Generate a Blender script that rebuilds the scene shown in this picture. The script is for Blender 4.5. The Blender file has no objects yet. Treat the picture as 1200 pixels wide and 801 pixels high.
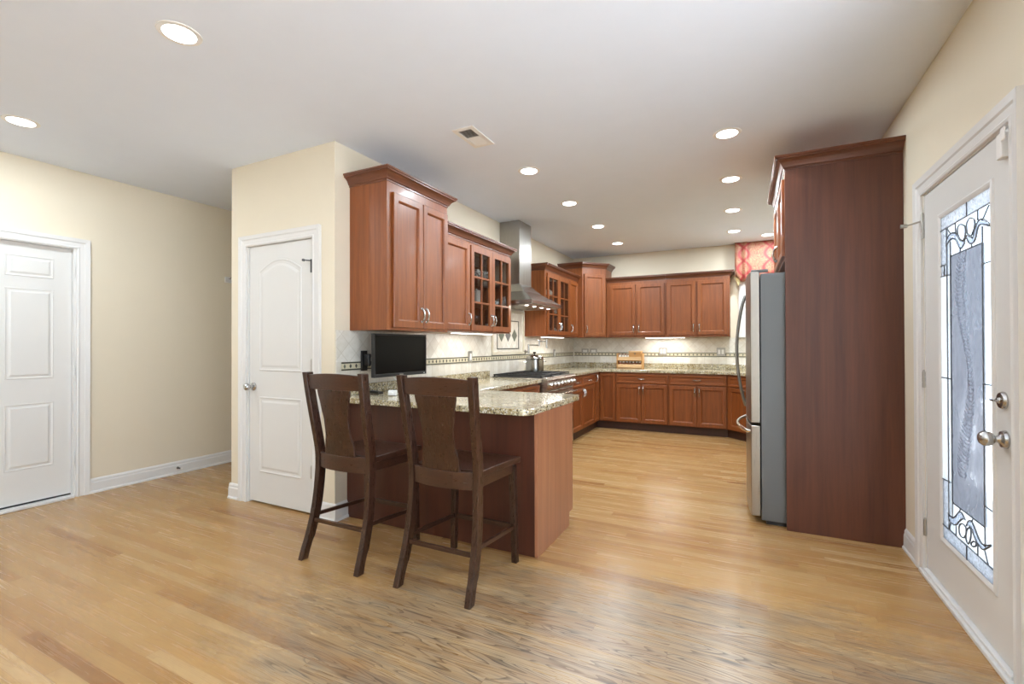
import bpy, bmesh, math, random
from mathutils import Vector, Matrix
random.seed(7)
PI = math.pi
SC = bpy.context.scene
COL = SC.collection

# ------------------------------------------------------------------ camera, world, light
cam_d = bpy.data.cameras.new('camera')
cam = bpy.data.objects.new('camera', cam_d)
COL.objects.link(cam)
cam_d.sensor_width = 36.0
cam_d.lens = 546.0 / 1200 * 36
cam_d.shift_y = 0.143 / 1200
cam_d.clip_start = 0.05
cam.matrix_world = (Matrix.Translation((0, 0, 1.2901)) @ Matrix.Rotation(math.radians(26.5878), 4, 'Z')
                    @ Matrix.Rotation(math.radians(90.3732), 4, 'X') @ Matrix.Rotation(math.radians(-0.1515), 4, 'Z'))
SC.camera = cam
vs = SC.view_settings
vs.view_transform = 'Standard'
vs.look = 'None'
vs.gamma = 1
vs.exposure = 0.36
vs.use_curve_mapping = False
SC.cycles.use_denoising = True
SC.cycles.max_bounces = 10
SC.cycles.diffuse_bounces = 6
SC.cycles.transparent_max_bounces = 12
SC.cycles.caustics_reflective = False
SC.cycles.caustics_refractive = False
SC.cycles.sample_clamp_indirect = 6.0

SKY = 3.3          # brightness of the overcast daylight
LAMP = 14.0        # watts of each recessed lamp in the kitchen
LAMP_FRONT = 9.0   # the same lamps, dimmed, in the front room
w = bpy.data.worlds.new('overcast_sky')
SC.world = w
w.use_nodes = True
w.node_tree.nodes['Background'].inputs[0].default_value = (0.74, 0.87, 1.0, 1)
w.node_tree.nodes['Background'].inputs[1].default_value = SKY


bounce_sun_d = bpy.data.lights.new('bounce_sun', 'SUN'); bounce_sun_d.energy = 34.0; bounce_sun_d.angle = 0.05; bounce_sun_d.color = (1.0, 0.98, 0.95)
bounce_sun = bpy.data.objects.new('bounce_sun', bounce_sun_d); COL.objects.link(bounce_sun)
bounce_sun.rotation_euler = (0, math.radians(-18), 0)       # added light over the roof: bounces off the patio to brighten the ceiling


def portal(name, loc, rot, sx, sy):
    d = bpy.data.lights.new(name, 'AREA')
    d.shape = 'RECTANGLE'; d.size = sx; d.size_y = sy
    d.cycles.is_portal = True
    o = bpy.data.objects.new(name, d); COL.objects.link(o)
    o.location = loc; o.rotation_euler = rot
    return o


XL, YP, XK, XPL, XR, YB, H = -5.143, 2.482, -2.70, -3.9156, 0.903, 7.785, 2.80
YN = -3.2   # wall behind the camera


# ------------------------------------------------------------------ node helpers
class N:
    """small expression helper over a node tree"""
    def __init__(s, name, rough=0.5, metal=0.0, spec=0.5, coat=0.0):
        s.m = bpy.data.materials.new(name); s.m.use_nodes = True
        s.t = s.m.node_tree; s.b = s.t.nodes['Principled BSDF']
        s.b.inputs['Roughness'].default_value = rough
        s.b.inputs['Metallic'].default_value = metal
        s.b.inputs['Specular IOR Level'].default_value = spec
        s.b.inputs['Coat Weight'].default_value = coat
        s.b.inputs['Coat Roughness'].default_value = 0.12
        s._co = None

    def co(s):
        if s._co is None:
            s._co = s.t.nodes.new('ShaderNodeTexCoord').outputs['Object']
        return s._co

    def lk(s, a, b):
        s.t.links.new(a, b)

    def setin(s, sock, v):
        if isinstance(v, (int, float)): sock.default_value = v
        elif isinstance(v, tuple): sock.default_value = v if len(v) == len(sock.default_value) else (*v, 1)
        else: s.lk(v, sock)

    def math(s, op, a, b=0.0, c=None, clamp=False):
        n = s.t.nodes.new('ShaderNodeMath'); n.operation = op; n.use_clamp = clamp
        s.setin(n.inputs[0], a); s.setin(n.inputs[1], b)
        if c is not None: s.setin(n.inputs[2], c)
        return n.outputs[0]

    def sep(s, v=None):
        n = s.t.nodes.new('ShaderNodeSeparateXYZ'); s.lk(v or s.co(), n.inputs[0]); return n.outputs

    def comb(s, x, y, z):
        n = s.t.nodes.new('ShaderNodeCombineXYZ')
        for i, v in enumerate((x, y, z)): s.setin(n.inputs[i], v)
        return n.outputs[0]

    def scale(s, sc, v=None):
        n = s.t.nodes.new('ShaderNodeMapping'); s.lk(v or s.co(), n.inputs[0])
        n.inputs['Scale'].default_value = sc; return n.outputs[0]

    def noise(s, vec, scale=1.0, detail=3.0, rough=0.5, dist=0.0):
        n = s.t.nodes.new('ShaderNodeTexNoise'); s.lk(vec, n.inputs['Vector'])
        n.inputs['Scale'].default_value = scale; n.inputs['Detail'].default_value = detail
        n.inputs['Roughness'].default_value = rough; n.inputs['Distortion'].default_value = dist
        return n.outputs['Fac']

    def white(s, vec):
        n = s.t.nodes.new('ShaderNodeTexWhiteNoise'); n.noise_dimensions = '3D'; s.lk(vec, n.inputs['Vector'])
        return n.outputs['Value']

    def voro(s, vec, scale=1.0, out='Color', feature='F1'):
        n = s.t.nodes.new('ShaderNodeTexVoronoi'); n.feature = feature; s.lk(vec, n.inputs['Vector'])
        n.inputs['Scale'].default_value = scale
        return n.outputs[out]

    def ramp(s, fac, stops, interp='LINEAR'):
        n = s.t.nodes.new('ShaderNodeValToRGB'); n.color_ramp.interpolation = interp
        e = n.color_ramp.elements
        while len(e) < len(stops): e.new(0.5)
        for k, (p, c) in enumerate(stops):
            e[k].position = p; e[k].color = c if len(c) == 4 else (*c, 1)
        s.setin(n.inputs[0], fac)
        return n.outputs[0]

    def mix(s, fac, a, b, mode='MIX'):
        n = s.t.nodes.new('ShaderNodeMix'); n.data_type = 'RGBA'; n.blend_type = mode
        s.setin(n.inputs[0], fac); s.setin(n.inputs[6], a); s.setin(n.inputs[7], b)
        return n.outputs[2]

    def maprange(s, v, a, b, c=0.0, d=1.0):
        n = s.t.nodes.new('ShaderNodeMapRange'); s.setin(n.inputs[0], v)
        for i, q in enumerate((a, b, c, d)): n.inputs[i + 1].default_value = q
        return n.outputs[0]

    def bump(s, h, strength=0.2, dist=0.002):
        n = s.t.nodes.new('ShaderNodeBump'); n.inputs['Strength'].default_value = strength
        n.inputs['Distance'].default_value = dist; s.lk(h, n.inputs['Height'])
        s.lk(n.outputs[0], s.b.inputs['Normal'])

    def color(s, v):
        s.setin(s.b.inputs['Base Color'], v); return s.m


def hx(r, g, b):
    f = lambda c: (c / 255 / 12.92) if c / 255 <= 0.04045 else ((c / 255 + 0.055) / 1.055) ** 2.4
    return (f(r), f(g), f(b), 1)


def plain(name, col, rough=0.5, metal=0.0, bump=0.0, bscale=200, **k):
    n = N(name, rough, metal, **k)
    v = n.noise(n.co(), 6.0, 2.0)
    a = tuple(c * 0.97 for c in col[:3]) + (1,)
    n.color(n.mix(v, a, col))
    if bump: n.bump(n.noise(n.co(), bscale, 2.0), bump, 0.001)
    return n.m


M = {}
M['wall'] = plain('cream_wall_paint', hx(224, 215, 195), 0.75, bump=0.1, spec=0.3)
M['ceiling'] = plain('white_ceiling_paint', hx(231, 240, 254), 0.85, bump=0.1, spec=0.2)
M['trim'] = plain('white_gloss_trim', hx(222, 222, 221), 0.35)
M['door'] = plain('white_door_paint', hx(218, 218, 216), 0.4)
M['plate'] = plain('white_plastic', hx(235, 234, 232), 0.35)
M['steel_plate'] = plain('satin_steel_plate', hx(180, 178, 172), 0.35, 0.8)
M['nickel'] = plain('satin_nickel', hx(188, 187, 186), 0.22, 1.0)
M['chrome'] = plain('polished_steel', hx(215, 212, 208), 0.14, 1.0)
M['black'] = plain('black_plastic', hx(22, 22, 24), 0.4)
M['screen'] = plain('dark_screen', hx(8, 8, 9), 0.2, spec=0.15)
M['iron'] = plain('black_cast_iron', hx(20, 22, 24), 0.45)
M['dark'] = plain('dark_void', hx(18, 14, 12), 0.8)
M['duct'] = plain('grey_brown_duct', hx(92, 84, 76), 0.8)  # flat grey-brown sheet behind the vent louvres
M['lead'] = plain('lead_caming', hx(82, 84, 88), 0.4, 0.5)
M['grey_side'] = plain('grey_painted_steel', hx(106, 110, 112), 0.4, 0.1)
M['china'] = plain('white_china', hx(232, 226, 212), 0.2)
M['cable'] = plain('white_cable', hx(230, 230, 232), 0.5)
M['concrete'] = plain('pale_patio', hx(222, 222, 222), 0.9)
M['fence'] = plain('grey_fence_paint', hx(140, 142, 150), 0.8)


def brushed(name, col, rough, sc):
    n = N(name, rough, 1.0)
    v = n.noise(n.scale(sc), 1.0, 3.0)
    n.color(n.mix(v, tuple(c * 0.86 for c in col[:3]) + (1,), col))
    n.lk(n.maprange(v, 0.2, 0.8, rough - 0.06, rough + 0.1), n.b.inputs['Roughness'])
    return n.m


M['hood'] = plain('satin_hood_steel', hx(184, 181, 174), 0.27, 1.0)
M['pot'] = plain('pot_steel', hx(158, 155, 150), 0.16, 1.0)
M['bar'] = plain('grey_steel_bar', hx(150, 150, 148), 0.3, 1.0)
M['steel'] = brushed('brushed_stainless', hx(196, 190, 180), 0.27, (4, 4, 300))
M['steel_v'] = brushed('brushed_stainless_upright', hx(172, 168, 162), 0.3, (300, 300, 3))


def wood(name, c_dark, c_light, rough=0.35, sc=(34, 34, 1.6), coat=0.15, fig=0.35):
    n = N(name, rough, coat=coat)
    a = n.noise(n.scale(sc), 1.0, 4.0, 0.6, 0.3)
    b = n.noise(n.scale(tuple(q * 5 for q in sc)), 1.0, 3.0, 0.6)
    c = n.noise(n.scale(tuple(q * 0.18 for q in sc)), 1.0, 2.0)
    f = n.math('ADD', n.math('MULTIPLY', a, 0.55), n.math('ADD', n.math('MULTIPLY', b, 0.25), n.math('MULTIPLY', c, 0.2)))
    f = n.maprange(f, 0.32, 0.68)
    n.color(n.mix(f, c_dark, c_light))
    n.lk(n.maprange(b, 0.3, 0.7, rough - 0.04, rough + 0.08), n.b.inputs['Roughness'])
    return n.m


M['cherry'] = wood('cherry_cabinet_wood', hx(100, 50, 21), hx(144, 81, 37), coat=0.05)
M['cherry_h'] = wood('cherry_wood_cross_grain', hx(100, 50, 21), hx(144, 81, 37), coat=0.05, sc=(1.6, 34, 34))
M['cherry_crown'] = wood('cherry_moulding_wood', hx(78, 41, 25), hx(112, 64, 39), sc=(3, 3, 30))
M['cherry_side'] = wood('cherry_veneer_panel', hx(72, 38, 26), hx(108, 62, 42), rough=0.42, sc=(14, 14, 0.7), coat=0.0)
M['walnut'] = wood('dark_walnut_stain', hx(38, 20, 12), hx(60, 34, 21), rough=0.28, sc=(30, 30, 3), coat=0.25)
M['walnut_x'] = wood('dark_walnut_cross_grain', hx(42, 22, 14), hx(68, 40, 25), rough=0.3, sc=(3, 30, 30), coat=0.2)
M['cherry_shaded'] = wood('shaded_cherry_back_panel', hx(58, 29, 19), hx(88, 46, 30), rough=0.4, sc=(14, 14, 0.7), coat=0.0)  # cherry darkened: the shade on the peninsula front is painted in
M['cherry_daylit'] = wood('daylit_cherry_end_panel', hx(136, 86, 60), hx(172, 118, 86), sc=(20, 20, 0.8), coat=0.1)  # cherry lightened: daylight reflected off the end panel is put into the colour
M['toe'] = wood('dark_toe_kick', hx(50, 28, 20), hx(70, 38, 26), rough=0.5)
M['pine'] = wood('pale_pine', hx(196, 156, 108), hx(224, 190, 146), rough=0.5, sc=(3, 30, 30), coat=0.0)
M['oakbox'] = wood('honey_oak_box', hx(168, 118, 62), hx(196, 150, 92), rough=0.45, sc=(4, 30, 30), coat=0.0)
M['spice'] = plain('brown_spice', hx(130, 72, 44), 0.4)


def floor_mat():
    n = N('oak_strip_floor', 0.26, coat=0.0)
    x, y, z = n.sep()
    wd = 0.0585
    yr = n.math('DIVIDE', y, wd)
    row = n.math('FLOOR', yr)
    fy = n.math('FRACT', yr)
    r1 = n.white(n.comb(row, 3.1, 0.7))
    L = n.math('MULTIPLY_ADD', n.white(n.comb(row, 9.3, 2.7)), 0.7, 0.75)
    xs = n.math('ADD', n.math('DIVIDE', x, L), n.math('MULTIPLY', r1, 13.0))
    seg = n.math('FLOOR', xs)
    fx = n.math('FRACT', xs)
    pid = n.white(n.comb(row, seg, 5.0))
    pid2 = n.white(n.comb(row, seg, 11.0))
    base = n.ramp(pid, [(0.0, hx(138, 96, 54)), (0.12, hx(160, 121, 74)), (0.5, hx(171, 134, 84)),
                        (0.9, hx(178, 144, 96)), (1.0, hx(188, 157, 112))])
    # grain, stretched along the board
    gv = n.comb(n.math('MULTIPLY', n.math('ADD', x, n.math('MULTIPLY', pid, 40)), 2.2), n.math('MULTIPLY', y, 60), n.math('MULTIPLY', pid2, 9))
    g1 = n.noise(gv, 1.0, 4.0, 0.6, 0.4)
    # cathedral figure: banded distorted noise
    cv = n.comb(n.math('MULTIPLY', n.math('ADD', x, n.math('MULTIPLY', pid, 17)), 1.1), n.math('MULTIPLY', y, 12), n.math('MULTIPLY', pid2, 5))
    c0 = n.noise(cv, 1.0, 2.0, 0.5, 0.6)
    c1 = n.math('FRACT', n.math('MULTIPLY', c0, 17.0))
    cath = n.maprange(c1, 0.0, 0.42, 1.0, 0.0)
    col = n.mix(n.maprange(g1, 0.35, 0.75, 0.0, 0.45), base, hx(160, 118, 76))
    col = n.mix(n.math('MULTIPLY', cath, 0.30), col, hx(146, 104, 66))
    # grey worn traffic patch in front of the stools
    dx = n.math('DIVIDE', n.math('ADD', x, 0.55), 1.45)
    dy = n.math('DIVIDE', n.math('SUBTRACT', n.math('MULTIPLY_ADD', x, -0.22, y), 2.02), 0.62)
    d = n.math('SQRT', n.math('ADD', n.math('MULTIPLY', dx, dx), n.math('MULTIPLY', dy, dy)))
    blot = n.noise(n.scale((2.2, 3.4, 1)), 1.0, 4.0, 0.6)
    wear = n.maprange(n.math('ADD', d, n.math('MULTIPLY_ADD', blot, 1.8, -0.9)), 1.3, 0.75)
    wear = n.math('MULTIPLY', wear, n.maprange(n.noise(n.comb(n.math('MULTIPLY', x, 2.5), n.math('MULTIPLY', y, 17), row), 1.0, 3.0, 0.6), 0.3, 0.65, 0.35, 1.0))
    wc = n.mix(n.math('MULTIPLY', n.math('ADD', n.math('MULTIPLY', cath, 0.85), n.maprange(g1, 0.35, 0.65, 0.0, 0.5)), 1.0), hx(152, 135, 112), hx(62, 56, 52))
    col = n.mix(n.math('MULTIPLY', wear, 0.85), col, wc)
    gap = n.math('MAXIMUM', n.maprange(n.math('ABSOLUTE', n.math('SUBTRACT', fy, 0.5)), 0.485, 0.5),
                 n.maprange(n.math('ABSOLUTE', n.math('SUBTRACT', fx, 0.5)), 0.4985, 0.5))
    col = n.mix(n.math('MULTIPLY', gap, 0.5), col, hx(110, 70, 40))
    n.color(col)
    n.lk(n.math('ADD', n.maprange(g1, 0.3, 0.7, 0.2, 0.3), n.math('MULTIPLY', wear, 0.08)), n.b.inputs['Roughness'])
    n.bump(n.math('SUBTRACT', n.math('MULTIPLY', g1, 0.25), gap), 0.12, 0.0006)
    return n.m


M['floor'] = floor_mat()


def granite():
    n = N('speckled_granite', 0.13, coat=0.2)
    a = n.noise(n.co(), 9.0, 5.0, 0.65)
    v = n.voro(n.co(), 95.0)
    vv = n.sep(v)[0]
    b = n.noise(n.co(), 60.0, 3.0, 0.6)
    col = n.ramp(n.math('ADD', n.math('MULTIPLY', a, 0.6), n.math('MULTIPLY', b, 0.4)),
                 [(0.32, hx(104, 86, 56)), (0.43, hx(158, 142, 104)), (0.53, hx(188, 178, 148)), (0.68, hx(206, 200, 180))])
    m = n.math('MULTIPLY', n.maprange(vv, 0.72, 0.76), n.maprange(b, 0.42, 0.55, 0.25, 1.0))
    col = n.mix(n.math('MULTIPLY', m, 0.75), col, hx(84, 72, 52))
    m2 = n.maprange(n.sep(n.voro(n.co(), 150.0))[1], 0.89, 0.91)
    col = n.mix(m2, col, hx(38, 36, 36))
    m3 = n.maprange(n.sep(n.voro(n.co(), 120.0))[2], 0.86, 0.9)
    col = n.mix(n.math('MULTIPLY', m3, 0.6), col, hx(232, 230, 224))
    return n.color(col)


M['granite'] = granite()


def tile(axis):
    n = N('travertine_tile_' + axis, 0.35)
    x, y, z = n.sep()
    a = {'x': x, 'y': y}[axis]
    s = 0.145
    u = n.math('DIVIDE', n.math('ADD', a, z), s)
    v = n.math('DIVIDE', n.math('SUBTRACT', a, z), s)
    sq = n.math('DIVIDE', n.math('ADD', a, 0.05), 0.103)
    diag = n.maprange(z, 1.168, 1.1685)
    def edge(q, t=0.47): return n.maprange(n.math('ABSOLUTE', n.math('SUBTRACT', n.math('FRACT', q), 0.5)), t, 0.49)
    gd = n.math('MAXIMUM', edge(u), edge(v))
    gs = edge(sq)
    g = n.math('ADD', n.math('MULTIPLY', gd, diag), n.math('MULTIPLY', gs, n.math('SUBTRACT', 1.0, diag)))
    idd = n.white(n.comb(n.math('FLOOR', u), n.math('FLOOR', v), 1.0))
    ids = n.white(n.comb(n.math('FLOOR', sq), 7.0, 2.0))
    idv = n.math('ADD', n.math('MULTIPLY', idd, diag), n.math('MULTIPLY', ids, n.math('SUBTRACT', 1.0, diag)))
    c = n.ramp(idv, [(0, hx(216, 212, 202)), (0.5, hx(226, 223, 214)), (1, hx(234, 232, 225))])
    c = n.mix(n.maprange(n.noise(n.co(), 14.0, 5.0, 0.65), 0.35, 0.7, 0.0, 0.5), c, hx(196, 188, 172))
    c = n.mix(n.math('MULTIPLY', g, 0.55), c, hx(184, 176, 160))
    n.bump(g, -0.2, 0.001) if False else None
    return n.color(c)


M['tile_x'] = tile('x')
M['tile_y'] = tile('y')
M['band_light'] = plain('mosaic_cream', hx(206, 198, 172), 0.4)
M['band_dark'] = plain('mosaic_dark', hx(70, 68, 62), 0.35)
M['band_green'] = plain('mosaic_green', hx(104, 110, 96), 0.35)
M['band_grey'] = plain('mosaic_grey', hx(120, 118, 116), 0.35)
M['trav'] = plain('travertine_moulding', hx(214, 206, 186), 0.4)


def damask():
    n = N('red_gold_damask', 0.6)
    x, y, z = n.sep()
    # lattice of ogee shapes
    wob = n.math('MULTIPLY', n.math('SINE', n.math('MULTIPLY', z, 15.0)), 0.075)
    fx = n.math('PINGPONG', n.math('ADD', x, wob), 0.17)
    fx2 = n.math('PINGPONG', n.math('SUBTRACT', n.math('ADD', x, 0.02), wob), 0.17)
    l1 = n.maprange(fx, 0.010, 0.040, 1, 0); l2 = n.maprange(fx2, 0.010, 0.040, 1, 0)
    lat = n.math('MAXIMUM', l1, l2)
    sw = n.math('SINE', n.math('MULTIPLY', n.noise(n.co(), 15.0, 3.0, 0.6, 1.5), 42.0))
    flo = n.maprange(sw, -0.1, 0.35)
    f = n.math('MAXIMUM', lat, n.math('MULTIPLY', flo, 0.75))
    return n.color(n.mix(f, hx(158, 120, 88), hx(140, 44, 44)))


M['damask'] = damask()
M['lining'] = plain('gold_lining', hx(176, 158, 112), 0.7)


def patterned_china():
    n = N('patterned_china', 0.2)
    v = n.noise(n.co(), 46.0, 2.0, 0.5)
    return n.color(n.mix(n.maprange(v, 0.52, 0.56), hx(236, 232, 222), hx(96, 98, 84)))


M['patterned'] = patterned_china()


def glass(name, tint=(1, 1, 1, 1), refl=0.08, rough=0.02, bump=0.0, bscale=30.0, diffuse=0.0, dcol=(1, 1, 1, 1), stretch=(1, 1, 1)):
    m = bpy.data.materials.new(name); m.use_nodes = True
    t = m.node_tree; t.nodes.clear()
    out = t.nodes.new('ShaderNodeOutputMaterial')
    tr = t.nodes.new('ShaderNodeBsdfTransparent'); tr.inputs[0].default_value = tint
    gl = t.nodes.new('ShaderNodeBsdfGlossy'); gl.inputs['Roughness'].default_value = rough
    mx = t.nodes.new('ShaderNodeMixShader'); mx.inputs[0].default_value = refl
    fr = t.nodes.new('ShaderNodeFresnel'); fr.inputs[0].default_value = 1.45
    ad = t.nodes.new('ShaderNodeMath'); ad.operation = 'ADD'; ad.use_clamp = True; ad.inputs[1].default_value = refl
    ge = t.nodes.new('ShaderNodeNewGeometry'); iv = t.nodes.new('ShaderNodeMath'); iv.operation = 'SUBTRACT'; iv.inputs[0].default_value = 1.0
    t.links.new(ge.outputs['Backfacing'], iv.inputs[1])
    ml = t.nodes.new('ShaderNodeMath'); ml.operation = 'MULTIPLY'
    t.links.new(fr.outputs[0], ml.inputs[0]); t.links.new(iv.outputs[0], ml.inputs[1])
    t.links.new(ml.outputs[0], ad.inputs[0]); t.links.new(ad.outputs[0], mx.inputs[0])
    src = tr.outputs[0]
    co = t.nodes.new('ShaderNodeTexCoord'); mp = t.nodes.new('ShaderNodeMapping'); mp.inputs['Scale'].default_value = stretch
    t.links.new(co.outputs['Object'], mp.inputs[0])
    nz = t.nodes.new('ShaderNodeTexNoise'); nz.inputs['Scale'].default_value = bscale
    nz.inputs['Detail'].default_value = 3; nz.inputs['Distortion'].default_value = 1.2
    t.links.new(mp.outputs[0], nz.inputs['Vector'])
    if diffuse > 0:
        tl = t.nodes.new('ShaderNodeBsdfTranslucent'); tl.inputs[0].default_value = dcol
        m2 = t.nodes.new('ShaderNodeMixShader')
        mr = t.nodes.new('ShaderNodeMapRange'); mr.inputs[1].default_value = 0.35; mr.inputs[2].default_value = 0.68
        mr.inputs[3].default_value = diffuse * 1.2; mr.inputs[4].default_value = diffuse * 0.55
        t.links.new(nz.outputs[0], mr.inputs[0]); t.links.new(mr.outputs[0], m2.inputs[0])
        t.links.new(tr.outputs[0], m2.inputs[1]); t.links.new(tl.outputs[0], m2.inputs[2])
        src = m2.outputs[0]
    if bump > 0:
        bp = t.nodes.new('ShaderNodeBump'); bp.inputs['Strength'].default_value = bump; bp.inputs['Distance'].default_value = 0.004
        t.links.new(nz.outputs[0], bp.inputs['Height']); t.links.new(bp.outputs[0], gl.inputs['Normal'])
    t.links.new(src, mx.inputs[1]); t.links.new(gl.outputs[0], mx.inputs[2])
    t.links.new(mx.outputs[0], out.inputs[0])
    return m


M['glass'] = glass('clear_glass', (0.93, 0.95, 0.95, 1), 0.02)
M['cab_glass'] = glass('cabinet_glass', (0.74, 0.76, 0.77, 1), 0.04)
M['door_clear'] = glass('clear_bevelled_glass', (0.93, 0.95, 0.97, 1), 0.02)
M['door_textured'] = glass('rippled_textured_glass', (0.40, 0.42, 0.45, 1), 0.05, 0.1, 0.9, 5.0, 0.7, (0.30, 0.31, 0.335, 1), (1, 2.2, 1))
M['door_grey'] = glass('hammered_grey_glass', (0.5, 0.52, 0.54, 1), 0.05, 0.1, 0.8, 60.0, 0.6, (0.5, 0.52, 0.55, 1))
M['door_bevel'] = glass('bevelled_scroll_glass', (0.6, 0.62, 0.66, 1), 0.1, 0.05, 0.6, 20.0, 0.3, (0.6, 0.62, 0.66, 1))


M['door_etch'] = glass('etched_plume_glass', (0.9, 0.92, 0.95, 1), 0.06, 0.1, 0.5, 30.0, 0.35, (0.8, 0.82, 0.86, 1))


def emit(name, col, s):
    m = bpy.data.materials.new(name); m.use_nodes = True
    t = m.node_tree; t.nodes.clear()
    o = t.nodes.new('ShaderNodeOutputMaterial'); e = t.nodes.new('ShaderNodeEmission')
    e.inputs[0].default_value = col; e.inputs[1].default_value = s
    t.links.new(e.outputs[0], o.inputs[0])
    return m


M['lamp'] = emit('lit_lamp_lens', (1, 1, 1, 1), 9.0)
M['strip'] = emit('lit_light_strip', (1, 0.96, 0.9, 1), 5.0)


# ------------------------------------------------------------------ mesh helpers
class MB:
    def __init__(s):
        s.v = []; s.f = []; s.mi = []; s.sm = []

    def add(s, vs_, fs, mi=0, smooth=False):
        o = len(s.v); s.v += [tuple(p) for p in vs_]
        for f in fs:
            s.f.append(tuple(i + o for i in f)); s.mi.append(mi); s.sm.append(smooth)
        return s

    def box(s, x0, x1, y0, y1, z0, z1, mi=0):
        if x0 > x1: x0, x1 = x1, x0
        if y0 > y1: y0, y1 = y1, y0
        if z0 > z1: z0, z1 = z1, z0
        v = [(x0, y0, z0), (x1, y0, z0), (x1, y1, z0), (x0, y1, z0), (x0, y0, z1), (x1, y0, z1), (x1, y1, z1), (x0, y1, z1)]
        return s.add(v, [(0, 3, 2, 1), (4, 5, 6, 7), (0, 1, 5, 4), (1, 2, 6, 5), (2, 3, 7, 6), (3, 0, 4, 7)], mi)

    def prism(s, poly, z0, z1, mi=0):
        """poly: ccw (x, y) list extruded in z"""
        n = len(poly)
        v = [(x, y, z0) for x, y in poly] + [(x, y, z1) for x, y in poly]
        f = [tuple(reversed(range(n))), tuple(range(n, 2 * n))] + [(i, (i + 1) % n, n + (i + 1) % n, n + i) for i in range(n)]
        return s.add(v, f, mi)

    def loft(s, rings, mi=0, smooth=False, caps=True, closed=True):
        n = len(rings[0]); v = [p for r in rings for p in r]; f = []
        for k in range(len(rings) - 1):
            for i in range(n if closed else n - 1):
                j = (i + 1) % n
                f.append((k * n + i, k * n + j, (k + 1) * n + j, (k + 1) * n + i))
        if caps:
            f.append(tuple(reversed(range(n)))); f.append(tuple((len(rings) - 1) * n + i for i in range(n)))
        return s.add(v, f, mi, smooth)

    def tube(s, pts, r, seg=10, mi=0, caps=True):
        pts = [Vector(p) for p in pts]
        rs = r if isinstance(r, (list, tuple)) else [r] * len(pts)
        rings = []; up = None
        for k, p in enumerate(pts):
            d = (pts[min(k + 1, len(pts) - 1)] - pts[max(k - 1, 0)]).normalized()
            if up is None:
                up = Vector((0, 0, 1)) if abs(d.z) < 0.9 else Vector((1, 0, 0))
            a = d.cross(up)
            if a.length < 1e-4: a = d.cross(Vector((0, 1, 0.1)))
            a.normalize(); b = a.cross(d).normalized(); up = b
            rings.append([p + rs[k] * (math.cos(2 * PI * i / seg) * a + math.sin(2 * PI * i / seg) * b) for i in range(seg)])
        return s.loft(rings, mi, True, caps)

    def lathe(s, prof, c=(0, 0, 0), axis='z', seg=24, mi=0, smooth=True):
        rings = []
        for r, h in prof:
            ring = []
            for i in range(seg):
                a = 2 * PI * i / seg; u, v_ = max(r, 1e-4) * math.cos(a), max(r, 1e-4) * math.sin(a)
                if axis == 'z': q = (u, v_, h)
                elif axis == 'x': q = (h, u, v_)
                else: q = (v_, h, u)
                ring.append((c[0] + q[0], c[1] + q[1], c[2] + q[2]))
            rings.append(ring)
        return s.loft(rings, mi, smooth)

    def build(s, name, mats, parent=None, bevel=0.0, seg=2, subsurf=0):
        me = bpy.data.meshes.new(name)
        me.from_pydata(s.v, [], s.f)
        if not isinstance(mats, (list, tuple)): mats = [mats]
        for m in mats: me.materials.append(m)
        me.polygons.foreach_set('material_index', s.mi)
        me.polygons.foreach_set('use_smooth', s.sm)
        me.validate()
        bm = bmesh.new(); bm.from_mesh(me); bmesh.ops.recalc_face_normals(bm, faces=bm.faces)
        for e in bm.edges:
            if len(e.link_faces) == 2 and e.calc_face_angle(0) > 0.7: e.smooth = False
        bm.to_mesh(me); bm.free()
        me.update()
        o = bpy.data.objects.new(name, me); COL.objects.link(o)
        if parent is not None: o.parent = parent
        if bevel:
            b = o.modifiers.new('bevel', 'BEVEL'); b.width = bevel; b.segments = seg; b.limit_method = 'ANGLE'; b.angle_limit = math.radians(40)
            b.harden_normals = False
        if subsurf:
            b = o.modifiers.new('sub', 'SUBSURF'); b.levels = subsurf; b.render_levels = subsurf
        return o


def tag(o, label=None, cat=None, group=None, kind=None):
    if label: o['label'] = label
    if cat: o['category'] = cat
    if group: o['group'] = group
    if kind: o['kind'] = kind
    return o


def thing(name, label, cat, loc=(0, 0, 0), rz=0.0, group=None):
    o = bpy.data.objects.new(name, None); COL.objects.link(o)
    o.empty_display_size = 0.1
    o.location = loc; o.rotation_euler = (0, 0, rz)
    return tag(o, label, cat, group)


def copy_tree(o, parent=None):
    c = o.copy(); COL.objects.link(c)
    if parent is not None: c.parent = parent
    for ch in list(o.children):
        copy_tree(ch, c)
    return c


def struct(name, label, mb, mat, bevel=0.0):
    return tag(mb.build(name, mat, None, bevel), label, kind='structure')


def rect_rings(mb, x0, x1, z0, z1, prof, mi=0, arch=0.0, seg=1):
    """raised / recessed door face. prof = [(inset, y), ...] from the outer edge inwards; last ring is filled"""
    rings = []
    for ins, y in prof:
        rings.append([(x0 + ins, y, z0 + ins), (x1 - ins, y, z0 + ins), (x1 - ins, y, z1 - ins), (x0 + ins, y, z1 - ins)])
    v = [p for r in rings for p in r]; f = []
    for k in range(len(rings) - 1):
        for i in range(4):
            j = (i + 1) % 4
            f.append((k * 4 + i, k * 4 + j, (k + 1) * 4 + j, (k + 1) * 4 + i))
    L = (len(rings) - 1) * 4
    f.append((L, L + 1, L + 2, L + 3))
    return mb.add(v, f, mi)


# ------------------------------------------------------------------ cabinet joinery (local: x along, -y = front, z up)
T = 0.021
FR = 0.062


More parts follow.
